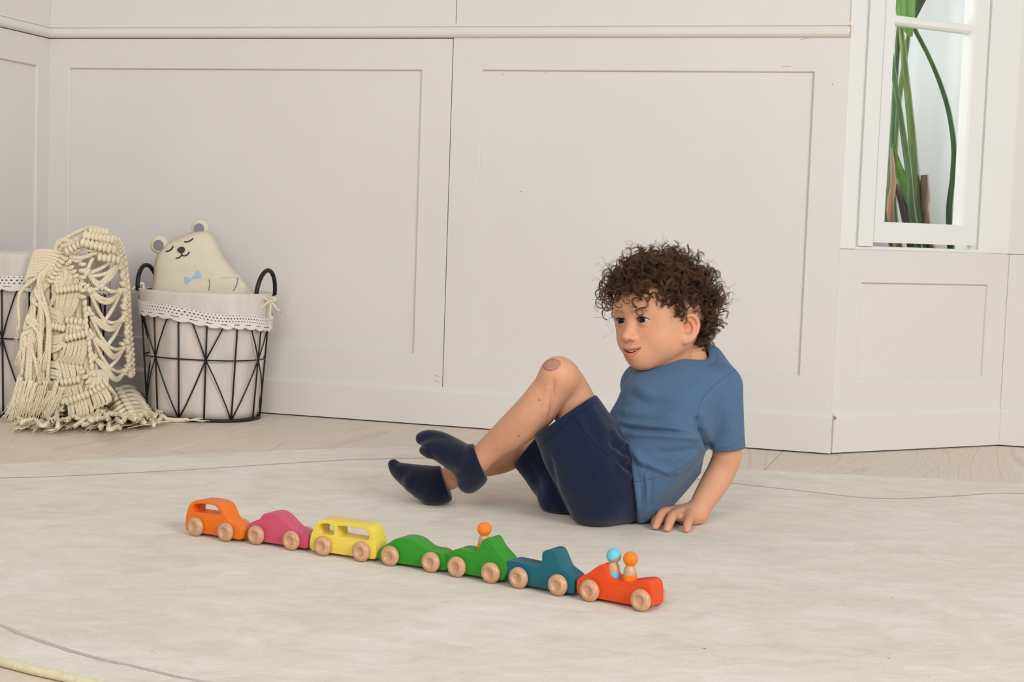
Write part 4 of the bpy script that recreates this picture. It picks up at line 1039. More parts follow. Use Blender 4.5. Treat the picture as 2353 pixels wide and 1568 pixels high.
# --- hair: curls of several strands each, grown from the scalp
def hair_mat():
    m, nt, p = new_mat('dark_curly_hair', 0.42, 0.35)
    vc = N(nt, 'ShaderNodeVertexColor'); vc.layer_name = 'tint'
    nt.links.new(vc.outputs[0], p.inputs['Base Color'])
    return m
M['hair'] = hair_mat()
hr = np.random.default_rng(11)
HV, HFc, HC = [], [], []; hn = 0
def strand(path, r, col, sides=3):
    global hn
    V, F, _ = tube_geo(path, r, sides, False, False)
    HV.append(V); HFc.append(np.array(F) + hn); hn += len(V); HC.append(np.repeat(np.asarray(col)[None, :], len(V), 0))
def scalp(th, ph):
    """point and normal on the skull; th 0 = front, pi/2 = his left; ph up"""
    d = np.array([math.sin(th) * math.cos(ph), math.cos(th) * math.cos(ph), math.sin(ph)])
    r3 = np.array([0.0700, 0.0820, 0.0720]); c = np.array([0, -0.008, 0.016])
    t = 1 / np.linalg.norm(d / r3); p = c + d * t; n = (p - c) / r3 ** 2
    return p, n / np.linalg.norm(n)
def hairline(th):
    a = abs(th)
    # lowest growing angle: forehead high, temples, in front of the ear, behind the ear low at the nape
    xs = [0, 0.5, 0.85, 1.12, 1.30, 1.42, 1.88, 2.05, math.pi]; ys = [0.36, 0.32, 0.12, -0.22, -0.30, 0.02, 0.00, -0.80, -0.95]
    return float(np.interp(a, xs, ys))
DARK = np.array(rgb(48, 31, 21)[:3]); BROWN = np.array(rgb(120, 82, 50)[:3])
def lock(root, nrm, length, rcurl, pitch, ns, rs, droop, seedcol, axis_bias=None, segs=30, rise=1.0):
    ax = nrm * rise + hr.normal(0, 0.28, 3); ax /= np.linalg.norm(ax)
    pts = []; p = root - nrm * 0.004; d = ax.copy(); n = segs; st = length / n
    for i in range(n + 1):
        pts.append(p.copy()); g = droop * (i / n) * np.array([0, 0, -1.0]) * 0.16
        if axis_bias is not None: g = g + axis_bias * 0.05
        d = d + g; d /= np.linalg.norm(d); p = p + d * st
    pts = np.array(pts)
    T = np.gradient(pts, axis=0); T /= np.linalg.norm(T, axis=1)[:, None]
    a0 = np.cross(T[0], [0.3, 0.5, 0.8]); a0 /= np.linalg.norm(a0); A = [a0]
    for i in range(1, n + 1):
        a = A[-1] - T[i] * (A[-1] @ T[i]); A.append(a / np.linalg.norm(a))
    A = np.array(A); Bn = np.cross(T, A)
    s = np.linspace(0, length, n + 1); ph0 = hr.uniform(0, 6.28); hand = 1 if hr.random() < 0.5 else -1
    env = np.clip(s / (0.25 * length), 0, 1) * (1.0 + 0.25 * np.sin(s / length * 3))
    for q in range(ns):
        pr = hr.normal(0, 0.0009, 2); dphi = hr.normal(0, 0.25); rc = rcurl * hr.uniform(0.82, 1.15)
        phs = ph0 + dphi + hand * 2 * math.pi * s / pitch * hr.uniform(0.97, 1.03)
        path = pts + (env * rc)[:, None] * (np.cos(phs)[:, None] * A + np.sin(phs)[:, None] * Bn) + pr[0] * A + pr[1] * Bn
        mixv = np.clip(seedcol + hr.normal(0, 0.15), 0, 1)
        rr = rs * np.clip(1.15 - s / length * 0.6, 0.25, 1)
        strand(hw(path), rr, DARK * (1 - mixv) + BROWN * mixv)
# under layer so that the scalp does not shine through
cnt_l = 0
while cnt_l < 900:
    th = hr.uniform(-math.pi, math.pi); u = hr.uniform(-1, 1); ph = math.asin(u)
    hl_ = hairline(th); ath = abs(th)
    if ph < hl_: continue
    p, n = scalp(th, ph)
    near = min(1.0, (ph - hl_) / 0.30)
    top = max(0.0, math.sin(ph))
    length = (0.045 + 0.004 * top + hr.uniform(-0.012, 0.014)) * (0.50 + 0.50 * near)
    droop = 0.7; bias = np.array([0, 0, 0.0]); rise = 1.0 if near > 0.6 else 0.7
    if ath < 0.7 and ph < 1.1: bias = np.array([0, 0.5, -0.1])
    if 1.30 < ath < 2.05 and ph < 0.50:                       # over and before the ear: short, combed back and up
        length *= 0.62; droop = 0.0; bias = np.array([0.2 * np.sign(th), -0.6 if ath > 1.3 else -0.2, 0.25])
    if 0.75 < ath <= 1.35 and ph < 0.3: length *= 0.75 if ath < 1.12 else 0.5; droop = 1.2 if ath < 1.12 else 0.5; rise = 0.45
    if ath >= 2.05 and ph < 0.1: length *= 0.85; droop = 1.0
    lock(p, n, length, hr.uniform(0.0050, 0.0084) * (0.65 + 0.35 * near), hr.uniform(0.017, 0.027), 12, 0.00030, droop, hr.beta(1.7, 2.0), bias, 23, rise)
    cnt_l += 1
# finer fly-away hairs
for _ in range(260):
    th = hr.uniform(-math.pi, math.pi); ph = math.asin(hr.uniform(0.0, 1))
    if ph < hairline(th) + 0.1: continue
    p, n = scalp(th, ph)
    lock(p + n * 0.016, n, hr.uniform(0.035, 0.060), hr.uniform(0.005, 0.010), hr.uniform(0.02, 0.04), 2, 0.00022, 0.6, hr.uniform(0.2, 0.7), None, 26, 1.0)
# the curl hanging over the forehead and the ringlets at the front edge
def guide(pts, rs, ns, col, n=14):
    g = spline(np.array(pts), n)
    for q in range(ns):
        o = hr.normal(0, 0.0006, 3)
        strand(hw(g + o), rs * np.linspace(1.1, 0.5, len(g)), DARK * (1 - col) + BROWN * col, 4)
def onface(px, py, out=0.004):
    """point of the head frame under a photographed point of the face"""
    d = at(px, py, 2.55) - CPOS; d /= np.linalg.norm(d)
    w_ = HP - CPOS; tt = w_ @ d; dist = np.linalg.norm(w_ - tt[:, None] * d, axis=1)
    ok = dist < 0.003
    i = np.where(ok)[0][np.argmin(tt[ok])] if ok.any() else np.argmin(dist)
    return HPl[i] + np.array([0.3, 0.8, 0.1]) * out
fc = [(1484, 650), (1474, 664), (1469, 674), (1480, 683), (1487, 694), (1485, 705), (1471, 707), (1462, 712), (1461, 722), (1470, 727), (1478, 722), (1473, 713)]
guide([onface(x, y, 0.004 + 0.002 * (i % 2)) for i, (x, y) in enumerate(fc)], 0.0006, 4, 0.25)
for k, (px, py) in enumerate(((1400, 690), (1386, 668), (1392, 712), (1378, 690), (1420, 690), (1440, 684))):
    c = np.linalg.inv(HR) @ (at(px, py, 2.56) - HO); g = []
    base, _n = scalp(-0.15 - 0.12 * (k % 3), 0.62)
    for i in range(44):
        t = i / 43; r_ = 0.0065 * min(1, t * 3); a = t * (16 + k)
        ctr = base * (1 - min(1, t * 2.2)) + (c + np.array([0, 0, 0.012 - 0.024 * max(0, t - 0.45) / 0.55])) * min(1, t * 2.2)
        g.append(ctr + r_ * (math.cos(a) * np.array([0.7, -0.7, 0]) + math.sin(a) * np.array([0, 0, 1])))
    guide(g[::2], 0.0005, 5, 0.35, 3)
hair = mesh_obj('hair', np.concatenate(HV) - BX, np.concatenate(HFc), M['hair'], boy, True, {'tint': np.concatenate(HC)})
HV = HFc = HC = None
# ------------------------------------------------------------------ wire baskets with cloth liners
M['wire'] = plain('black_wire', rgb(24, 26, 24), 0.45, 0.4, 0.1, 80)
def linen(name, a, b):
    m, nt, p = new_mat(name, 0.9, 0.1)
    n1 = noise(nt, coords(nt, scale=(1, 1, 0.25)), 30, 5, 0.6); n2 = noise(nt, coords(nt), 800, 2)
    nt.links.new(ramp(nt, n1, [(0.32, a), (0.68, b)]).outputs[0], p.inputs['Base Color']); bump(nt, p, n2, 0.25, 0.0006)
    return m
M['liner'] = linen('washed_linen', rgb(210, 200, 190), rgb(224, 216, 207))
M['lace'] = plain('white_lace', rgb(232, 226, 220), 0.9, 0.1, 0.03, 60, 0.4, 900, 0.0008)
M['ribbon'] = plain('cream_ribbon', rgb(226, 214, 190), 0.85, 0.15, 0.05, 90)
def basket(ctr, ang, a0, b0, a1, b1, H, phase, fold, label, ties):
    """oval wire basket; x along its long side, y to the wall"""
    t = empty('wire_basket', (ctr[0], ctr[1], 0.0), ang); tag(t, label, 'basket', 'wire baskets by the wall')
    def oval(f, z, off=0.0):
        w = z / H; a = a0 + (a1 - a0) * w + off; b = b0 + (b1 - b0) * w + off; e = 2 / 2.3
        c, s = math.cos(f), math.sin(f)
        return np.array([a * math.copysign(abs(c) ** e, c), b * math.copysign(abs(s) ** e, s), z])
    fs = np.linspace(0, 2 * math.pi, 721); pts = np.array([oval(f, H / 2) for f in fs]); arc = np.concatenate([[0], np.cumsum(np.linalg.norm(np.diff(pts, axis=0), axis=1))])
    def byarc(q): return float(np.interp((q % 1.0) * arc[-1], arc, fs))
    ang_ = [byarc(phase + k / 12) for k in range(12)]
    ring = lambda z, off=0: np.array([oval(f, z, off) for f in np.linspace(0, 2 * math.pi, 65)[:-1]])
    tube('base_ring', ring(0.0042), 0.0040, M['wire'], t, 8, True)
    tube('rim_ring', ring(H), 0.0034, M['wire'], t, 8, True)
    tube('middle_ring', ring(H * 0.49, 0.001), 0.0020, M['wire'], t, 6, True)
    for k in range(12):
        tube('upright', np.array([oval(ang_[k], z) for z in (0.004, H * 0.25, H * 0.5, H)]), 0.0023, M['wire'], t, 6)
        if k % 2 == 0:
            for d in (-1, 1):
                f2 = ang_[(k + d) % 12]
                if abs(f2 - ang_[k]) > math.pi: f2 += 2 * math.pi * (1 if f2 < ang_[k] else -1)
                for z0, z1 in ((H * 0.49, H), (H * 0.49, 0.005)):
                    tube('brace', np.array([oval(ang_[k] + (f2 - ang_[k]) * q, z0 + (z1 - z0) * q, 0.0005) for q in np.linspace(0, 1, 5)]), 0.0020, M['wire'], t, 6)
    # liner bag inside the wires
    rr = np.random.default_rng(int(abs(ctr[0]) * 1000)); V = []; F = []; nf, nz = 72, 14
    ph = rr.uniform(0, 6, 6)
    for j in range(nz + 1):
        z = 0.008 + (H + 0.004 - 0.008) * j / nz
        for i in range(nf):
            f = 2 * math.pi * i / nf
            sag = 0.004 * math.sin(3 * f + ph[0]) + 0.003 * math.sin(7 * f + ph[1] + 9 * z) + 0.0022 * math.sin(13 * f + ph[2] - 22 * z)
            V.append(oval(f, min(z, H), -0.0075 + (sag - 0.003) * math.sin(math.pi * min(1, j / nz)) + (0.006 if j == nz else 0)))
            V[-1][2] = z
    for j in range(nz):
        for i in range(nf):
            F.append((j * nf + i, j * nf + (i + 1) % nf, (j + 1) * nf + (i + 1) % nf, (j + 1) * nf + i))
    V.append(np.array([0, 0, 0.010])); F += [(i, len(V) - 1, (i + 1) % nf) for i in range(nf)]
    ln = mesh_obj('liner', V, F, M['liner'], t, True)
    # turned-over cuff outside the rim, its lower edge running aslant
    def low(f, k=0.0):   # depth of the cuff round the basket
        x = math.cos(f); return fold[0] + (fold[1] - fold[0]) * (x + 1) / 2 + 0.003 * math.sin(5 * f + ph[3])
    V = []; F = []; nj = 9
    for j in range(nj + 1):
        for i in range(nf):
            f = 2 * math.pi * i / nf; w = max(0, j - 2) / (nj - 2); d = low(f) * w
            o = oval(f, H - d, (-0.0085, -0.0030, 0.0052)[j] if j < 3 else 0.0055 + 0.0015 * math.sin(9 * f + ph[4]) * w)
            o[2] = (H - 0.012, H + 0.0058, H + 0.0050)[j] if j < 3 else H + 0.003 - d
            V.append(o)
    for j in range(nj):
        for i in range(nf):
            F.append((j * nf + i, (j + 1) * nf + i, (j + 1) * nf + (i + 1) % nf, j * nf + (i + 1) % nf))
    cf = mesh_obj('cuff', V, F, M['liner'], t, True)
    # lace border: strip with rows of eyelets and a scalloped edge
    g = Geo(); LH = 0.040; nc = 110
    def lp(f, d, off=0.0085): o = oval(f, H - low(f) + 0.010 - d, off + 0.0015 * math.sin(9 * f + ph[4])); return o
    def cell(f0, f1, d0, d1, hole, slant=0.0):
        O = [(f0, d0), (f1, d0), (f1, d1), (f0, d1)]; fm, dm = (f0 + f1) / 2, (d0 + d1) / 2
        I = [(fm + (f - fm) * hole * c, dm + (d - dm) * hole * s) for (f, d), c, s in zip([(fm, d0), (f1, dm), (fm, d1), (f0, dm)], (0, 1, 0, 1), (1, 0, 1, 0))]
        pts_ = [lp(*q) for q in O] + [lp(*q) for q in I]
        g.add(pts_, [(0, 1, 5, 4), (1, 2, 6, 5), (2, 3, 7, 6), (3, 0, 4, 7)])
    for k in range(nc):
        f0, f1 = 2 * math.pi * k / nc, 2 * math.pi * (k + 1) / nc; hf_ = (f1 - f0) / 2
        cell(f0, f1, 0.0, 0.0075, 0.62); cell(f0 + hf_, f1 + hf_, 0.0075, 0.0150, 0.66); cell(f0, f1, 0.0150, 0.0225, 0.60)
        sc_ = lambda q: 0.034 + 0.0055 * abs(math.sin(q * nc / 8.0)) + 0.0012 * math.sin(q * nc * 2)
        if k % 4 in (0, 1):
            a_ = 0.0265; b_ = 0.0285
            g.add([lp(f0, 0.0225), lp(f1, 0.0225), lp(f1, a_), lp(f0, a_)], [(0, 1, 2, 3)]); g.add([lp(f0, b_), lp(f1, b_), lp(f1, sc_(f1)), lp(f0, sc_(f0))], [(0, 1, 2, 3)])
        else:
            g.add([lp(f0, 0.0225), lp(f1, 0.0225), lp(f1, sc_(f1)), lp(f0, sc_(f0))], [(0, 1, 2, 3)])
    lc_ = g.obj('lace', M['lace'], cf, False); so_ = lc_.modifiers.new('thick', 'SOLIDIFY'); so_.thickness = 0.0012
    # end handles: bent bar with a foot bar
    for sx in (-1, 1):
        base = np.array([sx * (a1 - 0.004), 0, H]); tv = np.array([0.14, 0.99, 0]); hh_ = 0.066; hw_ = 0.044
        arcp = [base + tv * hw_ * math.cos(q) + np.array([sx * 0.006 * math.sin(q), 0, hh_ * math.sin(q)]) for q in np.linspace(0, math.pi, 15)]
        h_ = tube('handle', np.array(arcp), 0.0058, M['wire'], t, 8)
        tube('handle_bar', np.array([arcp[0], arcp[-1]]), 0.0036, M['wire'], h_, 6)
    if ties:
        kx = oval(-0.10, H - 0.012, 0.016)
        rb = tube('ribbon_tie', spline([kx + [-0.02, -0.004, 0.012], kx + [-0.006, -0.006, 0.004], kx, kx + [0.012, -0.004, 0.008], kx + [0.020, 0.0, 0.002], kx + [0.006, -0.006, -0.002], kx + [-0.012, -0.010, -0.016], kx + [-0.018, -0.012, -0.026]], 5), 0.0034, M['ribbon'], t, 6)
        tube('ribbon_end', spline([kx, kx + [0.008, -0.004, -0.014], kx + [0.005, -0.002, -0.034], kx + [0.012, -0.003, -0.05]], 5), [0.003] * 15 + [0.005], M['ribbon'], rb, 6)
        tube('ribbon_end', spline([kx, kx + [0.014, -0.004, -0.008], kx + [0.026, -0.002, -0.022], kx + [0.036, -0.002, -0.026]], 5), [0.003] * 15 + [0.005], M['ribbon'], rb, 6)
        kl = oval(math.pi + 0.25, H - 0.004, 0.014); tube('ribbon_knot', spline([kl + [-0.004, 0, -0.006], kl + [-0.010, -0.004, 0.0], kl + [-0.004, -0.006, 0.008], kl + [0.012, 0.012, 0.022], kl + [0.014, 0.014, 0.004]], 4), 0.004, M['ribbon'], t, 6)
    return t
bk1 = basket((-0.817, 3.928), MDIR, 0.150, 0.112, 0.176, 0.122, 0.332, 0.817, (0.026, 0.064), 'lower wire basket with lace trimmed liner holding the bear', True)
bk2 = basket((-1.235, 3.865), MDIR + 0.05, 0.158, 0.112, 0.172, 0.122, 0.418, 0.705, (0.055, 0.070), 'taller wire basket at the left edge under the macrame throw', False)

# ------------------------------------------------------------------ bear shaped cushion in the basket
M['plush'] = plain('cream_plush', rgb(222, 212, 190), 0.95, 0.08, 0.03, 40, 0.5, 900, 0.0012)
M['bear_grey'] = plain('grey_felt', rgb(136, 134, 140), 0.95, 0.05, 0.05, 200)
M['bear_dark'] = plain('dark_embroidery', rgb(72, 66, 66), 0.8, 0.1, 0.08, 300)
M['bear_blue'] = plain('light_blue_felt', rgb(166, 196, 222), 0.9, 0.1, 0.04, 200)
M['bear_line'] = plain('grey_embroidery', rgb(138, 144, 156), 0.85, 0.1, 0.05, 300)
BY = 3.945
bo = at(465, 660, BY)
bear = empty('bear_cushion', (bo[0], bo[1], 0.02)); tag(bear, 'cream plush bear cushion with closed eyes sitting in the basket', 'cushion')
BO = np.array([bo[0], bo[1], 0.02])
def pillow(name, px, Y, thick, mat, parent, lean=0.10, n=5, edge=0.35):
    """stuffed flat shape: outline measured in the photograph, at distance Y, leaning back, swelling towards the middle"""
    base = at(465, 660, Y); O = spline([(at(x, y, Y) - base)[[0, 2]] for x, y in px], n, True)
    m = len(O); c = O.mean(0); rings = 9; V = []; F = []
    for side in (-1, 1):
        off = len(V)
        for k in range(rings):
            w = 1 - k / rings; h = thick * math.sqrt(max(0, 1 - w ** 2.6))
            for p in O:
                q = c + (p - c) * w; V.append([q[0], side * h, q[1]])
        V.append([c[0], side * thick, c[1]])
        for k in range(rings - 1):
            for i in range(m):
                f = (off + k * m + i, off + k * m + (i + 1) % m, off + (k + 1) * m + (i + 1) % m, off + (k + 1) * m + i)
                F.append(f if side < 0 else f[::-1])
        for i in range(m):
            f = (off + (rings - 1) * m + i, off + (rings - 1) * m + (i + 1) % m, off + rings * m); F.append(f if side < 0 else f[::-1])
    V = np.array(V); V[:, 1] += V[:, 2] * lean; V += base
    bm = bmesh.new(); vs_ = [bm.verts.new(v - BO) for v in V]
    for f in F:
        try: bm.faces.new([vs_[i] for i in f])
        except ValueError: pass
    bmesh.ops.remove_doubles(bm, verts=bm.verts[:], dist=0.0003); bmesh.ops.recalc_face_normals(bm, faces=bm.faces[:])
    return bm_obj(name, bm, mat, parent, True)
bbody = pillow('body', [(350, 690), (352, 640), (354, 605), (362, 580), (380, 560), (408, 546), (440, 532), (466, 528), (484, 538), (498, 560), (514, 592), (538, 622), (566, 650), (590, 690), (588, 800), (480, 850), (372, 800)], BY, 0.040, M['plush'], bear)
bpy.context.view_layer.update()
def on_mesh(o, px, lift):
    me = o.data; bvh = BVHTree.FromPolygons([v.co + Vector(BO) for v in me.vertices], [list(p.vertices) for p in me.polygons]); out = []
    for x, y in px:
        d = Vector(at(x, y, 3.9) - CPOS).normalized(); hit = bvh.ray_cast(Vector(CPOS), d)
        if hit[0] is not None: out.append(np.array(hit[0]) - np.array(d) * lift)
    return np.array(out)
def stitch(name, px, r, mat, parent=bear, n=6):
    p = on_mesh(bbody, spline(np.array(px, float), n), 0.0006)
    if len(p) > 2: return tube(name, p, r, mat, parent, 6, False, BO)
def felt(name, px, mat, parent=bear, host=None, lift=0.0012):
    pts = on_mesh(host or bbody, spline(np.array(px, float), 4, True), lift); c = pts.mean(0)
    V = np.concatenate([pts, [c]]); m = len(pts); F = [(i, (i + 1) % m, m) for i in range(m)]
    o = mesh_obj(name, V - BO, F, mat, parent, False); s_ = o.modifiers.new('thick', 'SOLIDIFY'); s_.thickness = 0.0014; s_.offset = 0; return o
for ex, ey, r in ((364, 562, 21), (457, 524, 20)):
    ang0 = math.atan2(ey - 590, ex - 425)
    er = pillow('ear', [(ex + r * math.cos(q) * 1.0, ey + r * math.sin(q) * 1.02) for q in np.linspace(0, 2 * math.pi, 13)[:-1]], BY + 0.004, 0.011, M['plush'], bear)
    inn = [(ex + 2.0 * math.cos(ang0) * 0 + 12 * math.cos(q), ey + 2 + 12.5 * math.sin(q)) for q in np.linspace(0, 2 * math.pi, 11)[:-1]]
    felt('inner_ear', inn, M['bear_grey'], er, er)
stitch('eye_line', [(382, 578), (388, 577), (394, 573), (398, 566)], 0.0024, M['bear_dark'])
stitch('eye_line', [(424, 556), (431, 556), (438, 553), (444, 548)], 0.0022, M['bear_dark'])
felt('nose', [(407, 575), (410, 570), (417, 567), (423, 569), (425, 575), (421, 581), (413, 582)], M['bear_dark'])
stitch('mouth', [(418, 580), (417, 587), (412, 592), (404, 594)], 0.0020, M['bear_dark']); stitch('mouth', [(417, 586), (424, 588), (431, 585), (435, 579)], 0.0020, M['bear_dark'])
felt('bow', [(424, 637), (432, 637), (440, 643), (434, 648), (427, 653)], M['bear_blue']); felt('bow', [(440, 641), (448, 630), (455, 621), (462, 637), (452, 639)], M['bear_blue'])
arm = pillow('arm', [(392, 672), (430, 653), (470, 643), (510, 638), (545, 638), (566, 652), (584, 680), (560, 720), (440, 720)], BY - 0.034, 0.013, M['plush'], bear)
bbody_ = bbody; bbody = arm
stitch('arm_line', [(480, 643), (482, 652), (480, 668)], 0.0015, M['bear_line']); stitch('arm_line', [(546, 640), (544, 654), (536, 668)], 0.0015, M['bear_line'])
# ------------------------------------------------------------------ macrame throw over the taller basket
def rope_mat():
    m, nt, p = new_mat('cotton_rope', 0.92, 0.08)
    uv = N(nt, 'ShaderNodeUVMap'); sp = N(nt, 'ShaderNodeSeparateXYZ'); nt.links.new(uv.outputs[0], sp.inputs[0])
    a = N(nt, 'ShaderNodeMath', operation='MULTIPLY'); a.inputs[1].default_value = 95.0; nt.links.new(sp.outputs[0], a.inputs[0])
    b = N(nt, 'ShaderNodeMath', operation='MULTIPLY'); b.inputs[1].default_value = 2.0; nt.links.new(sp.outputs[1], b.inputs[0])
    c = N(nt, 'ShaderNodeMath', operation='ADD'); nt.links.new(a.outputs[0], c.inputs[0]); nt.links.new(b.outputs[0], c.inputs[1])
    d = N(nt, 'ShaderNodeMath', operation='PINGPONG'); d.inputs[1].default_value = 0.5; nt.links.new(c.outputs[0], d.inputs[0])
    n1 = noise(nt, coords(nt), 25, 4); n2 = noise(nt, coords(nt), 700, 2)
    base = ramp(nt, n1, [(0.3, rgb(231, 216, 188)), (0.7, rgb(241, 229, 206))])
    st = ramp(nt, d.outputs[0], [(0.0, (0.86, 0.84, 0.80, 1)), (0.25, (1, 1, 1, 1))])
    nt.links.new(mixc(nt, 1.0, base.outputs[0], st.outputs[0], 'MULTIPLY'), p.inputs['Base Color'])
    h = N(nt, 'ShaderNodeMath', operation='ADD'); nt.links.new(d.outputs[0], h.inputs[0]); k = N(nt, 'ShaderNodeMath', operation='MULTIPLY'); k.inputs[1].default_value = 0.2; nt.links.new(n2, k.inputs[0]); nt.links.new(k.outputs[0], h.inputs[1])
    bump(nt, p, h.outputs[0], 0.5, 0.003)
    return m
M['rope'] = rope_mat()
M['fray'] = plain('frayed_cotton', rgb(243, 230, 204), 0.95, 0.05, 0.06, 90)
mr = np.random.default_rng(5)
MO = np.array([-1.15, 3.72, 0.0])
mac = empty('macrame_throw', MO); tag(mac, 'cream knotted macrame throw draped over the taller basket onto the floor', 'throw')
RR = 0.0050
def front(x, y, out=0.0):
    """distance into the room of the hanging throw at a measured point: before the basket, wrapping round its right side"""
    Y = 3.722 + 0.00065 * max(0, x - 200) + 0.0020 * max(0, x - 255)
    return Y - out
def cord(px, r=RR, out=0.0, jit=0.0, n=5, wob=0.0, name='cord'):
    P = spline(np.array(px, float), n); m = len(P); q = []
    for i, (x, y) in enumerate(P):
        q.append(at(x, y, front(x, y, out if np.isscalar(out) else np.interp(i / (m - 1), np.linspace(0, 1, len(out)), out))))
    q = np.array(q)
    if wob: q += np.stack([np.zeros(m), wob * np.sin(np.linspace(0, 9, m) + mr.uniform(0, 6)), np.zeros(m)], 1)
    q[:, 2] = np.maximum(q[:, 2], r + 0.0005)
    return tube(name, q, r, M['rope'], mac, 7, False, MO)
_kv, _kf = None, None
def knot(x, y, ang, out=0.008, s=1.0):
    """one hitch: a short fat turn of rope lying across the rib"""
    c = at(x, y, front(x, y, out)); L = 0.0085 * s; dx, dz = math.cos(ang), -math.sin(ang)
    pts = [c + np.array([dx * L * t, -0.0040 * (1 - t * t) * s, dz * L * t]) for t in np.linspace(-1, 1, 7)]
    return tube('knot', np.array(pts), np.array([0.0032, 0.0048, 0.0056, 0.0058, 0.0056, 0.0048, 0.0032]) * s, M['rope'], mac, 7, False, MO)
def rib(p0, p1, n, out=0.010, turn=math.pi / 2, s=1.0):
    a = math.atan2(p1[1] - p0[1], p1[0] - p0[0])
    for i in range(n):
        t = (i + 0.5) / n; knot(p0[0] + (p1[0] - p0[0]) * t, p0[1] + (p1[1] - p0[1]) * t, a + turn, out, s)
def fan(a0, a1, b0, b1, n, bulge, out=0.004):
    """n cords from the rib a0-a1 to the rib b0-b1"""
    for i in range(n):
        t = (i + 0.5) / n; A = np.array(a0) * (1 - t) + np.array(a1) * t; Bq = np.array(b0) * (1 - t) + np.array(b1) * t
        mid = (A + Bq) / 2 + np.array(bulge) * (1 + mr.normal(0, 0.12)) + mr.normal(0, 1.0, 2)
        cord([A, mid, Bq], out=(out + 0.004, out + 0.008 + 0.002 * (i % 2), out + 0.002))
def tassel(px, n=9, spread=6, out=0.01, floor=False, length=1.0):
    """unplied end: a bundle of fine threads"""
    g = Geo(); P = spline(np.array(px, float), 5); m = len(P)
    for k in range(n):
        ox, oy = mr.normal(0, 1, 2); q = []
        for i, (x, y) in enumerate(P):
            w = i / (m - 1); xx = x + ox * spread * (0.35 + 0.9 * w * w) + 2.2 * w * math.sin(5 * w + oy * 4); yy = y + oy * spread * 1.3 * w * w
            p = gp(xx, yy, 0.006 + 0.004 * abs(oy)) if floor else at(xx, yy, front(xx, yy, out + 0.003 * oy))
            p[2] = max(p[2], 0.002); q.append(p)
        g.tube(np.array(q), np.linspace(0.0017, 0.0005, m), 4)
    return g.obj('tassel', M['fray'], mac, True, MO)
# under layer that closes the weave
for k in range(30):
    x = 92 + 4.2 * k + mr.normal(0, 3); y0 = 640 + mr.uniform(0, 60); L = mr.uniform(170, 260)
    if x > 190: y0 += 90
    cord([(x, y0), (x + mr.normal(0, 9), y0 + L * 0.3), (x + mr.normal(0, 9), y0 + L * 0.65), (x + mr.normal(0, 8) - 4, min(y0 + L, 945))], out=mr.uniform(-0.004, 0.003))
# top bunch gathered over the handle
for px, o_ in (([(128, 568), (150, 548), (185, 530), (215, 523), (245, 532), (262, 560)], 0.010), ([(135, 575), (165, 556), (200, 540), (235, 540), (262, 565), (274, 600)], 0.016), ([(150, 585), (180, 575), (212, 552), (240, 552), (266, 580), (276, 620)], 0.020),
               ([(128, 562), (140, 552), (165, 556), (172, 572), (150, 582), (130, 576), (128, 562)], 0.012), ([(160, 590), (190, 592), (225, 580), (255, 585), (272, 605)], 0.024), ([(175, 545), (182, 560), (205, 575), (235, 570)], 0.026), ([(200, 528), (206, 550), (222, 566), (250, 570)], 0.022),
               ([(190, 592), (178, 600), (165, 596), (158, 606)], 0.02), ([(225, 526), (242, 545), (268, 575)], 0.022), ([(210, 540), (228, 536), (250, 546), (258, 560)], 0.030), ([(140, 566), (160, 562), (180, 552), (192, 538)], 0.022), ([(196, 556), (214, 560), (238, 558), (262, 572)], 0.034)):
    cord(px, 0.0056, o_)
rib((192, 540), (262, 552), 8, 0.036, s=1.15); rib((186, 556), (266, 576), 8, 0.040, s=1.15); rib((205, 530), (250, 534), 5, 0.030, s=1.1); rib((225, 590), (276, 598), 5, 0.034, s=1.1); rib((150, 580), (185, 560), 4, 0.03)
# folded edge over the rim at the left
for k in range(9):
    y0 = 574 + 7 * k
    cord([(150 - 2 * k, 582 + 10 * k), (112, y0 + 3), (84 - 1.5 * k, y0 + 4), (76 - 2 * k, y0 + 14), (86, y0 + 22)], out=(0.012, 0.016, 0.018, 0.014, 0.01))
# leaf rows down the middle: ribs of hitches with cords between
rib((150, 588), (112, 650), 7, 0.016); rib((150, 590), (178, 640), 5, 0.014)
fan((150, 600), (112, 655), (92, 700), (72, 760), 8, (-12, -8)); fan((152, 600), (120, 655), (150, 650), (105, 720), 7, (8, 2))
rib((128, 668), (190, 660), 7, 0.018); rib((190, 600), (190, 690), 6, 0.016)
fan((150, 600), (180, 640), (135, 668), (190, 660), 6, (6, -4)); fan((128, 676), (190, 668), (120, 720), (160, 735), 7, (2, 6))
rib((100, 700), (92, 810), 9, 0.016, 0.25); rib((100, 745), (150, 755), 6, 0.020)
fan((102, 700), (98, 745), (148, 742), (150, 758), 6, (10, -6)); fan((98, 765), (94, 815), (150, 765), (150, 790), 6, (6, 8))
rib((195, 690), (200, 760), 5, 0.016, 0.2); rib((150, 735), (200, 742), 5, 0.014)
rib((150, 778), (205, 765), 6, 0.020); fan((165, 730), (200, 735), (150, 775), (205, 765), 6, (-6, 0)); fan((148, 790), (205, 776), (125, 830), (190, 840), 7, (4, 8))
rib((95, 820), (105, 905), 7, 0.016, 0.25); fan((100, 830), (104, 870), (140, 850), (150, 905), 5, (8, -10)); fan((128, 832), (190, 842), (140, 905), (190, 885), 7, (3, 2))
rib((138, 880), (185, 872), 5, 0.020); fan((138, 890), (185, 880), (150, 930), (200, 925), 6, (0, 6)); rib((185, 850), (222, 905), 5, 0.016)
rib((204, 770), (212, 850), 6, 0.016, 0.2); fan((200, 845), (214, 850), (190, 905), (225, 900), 4, (6, 4))
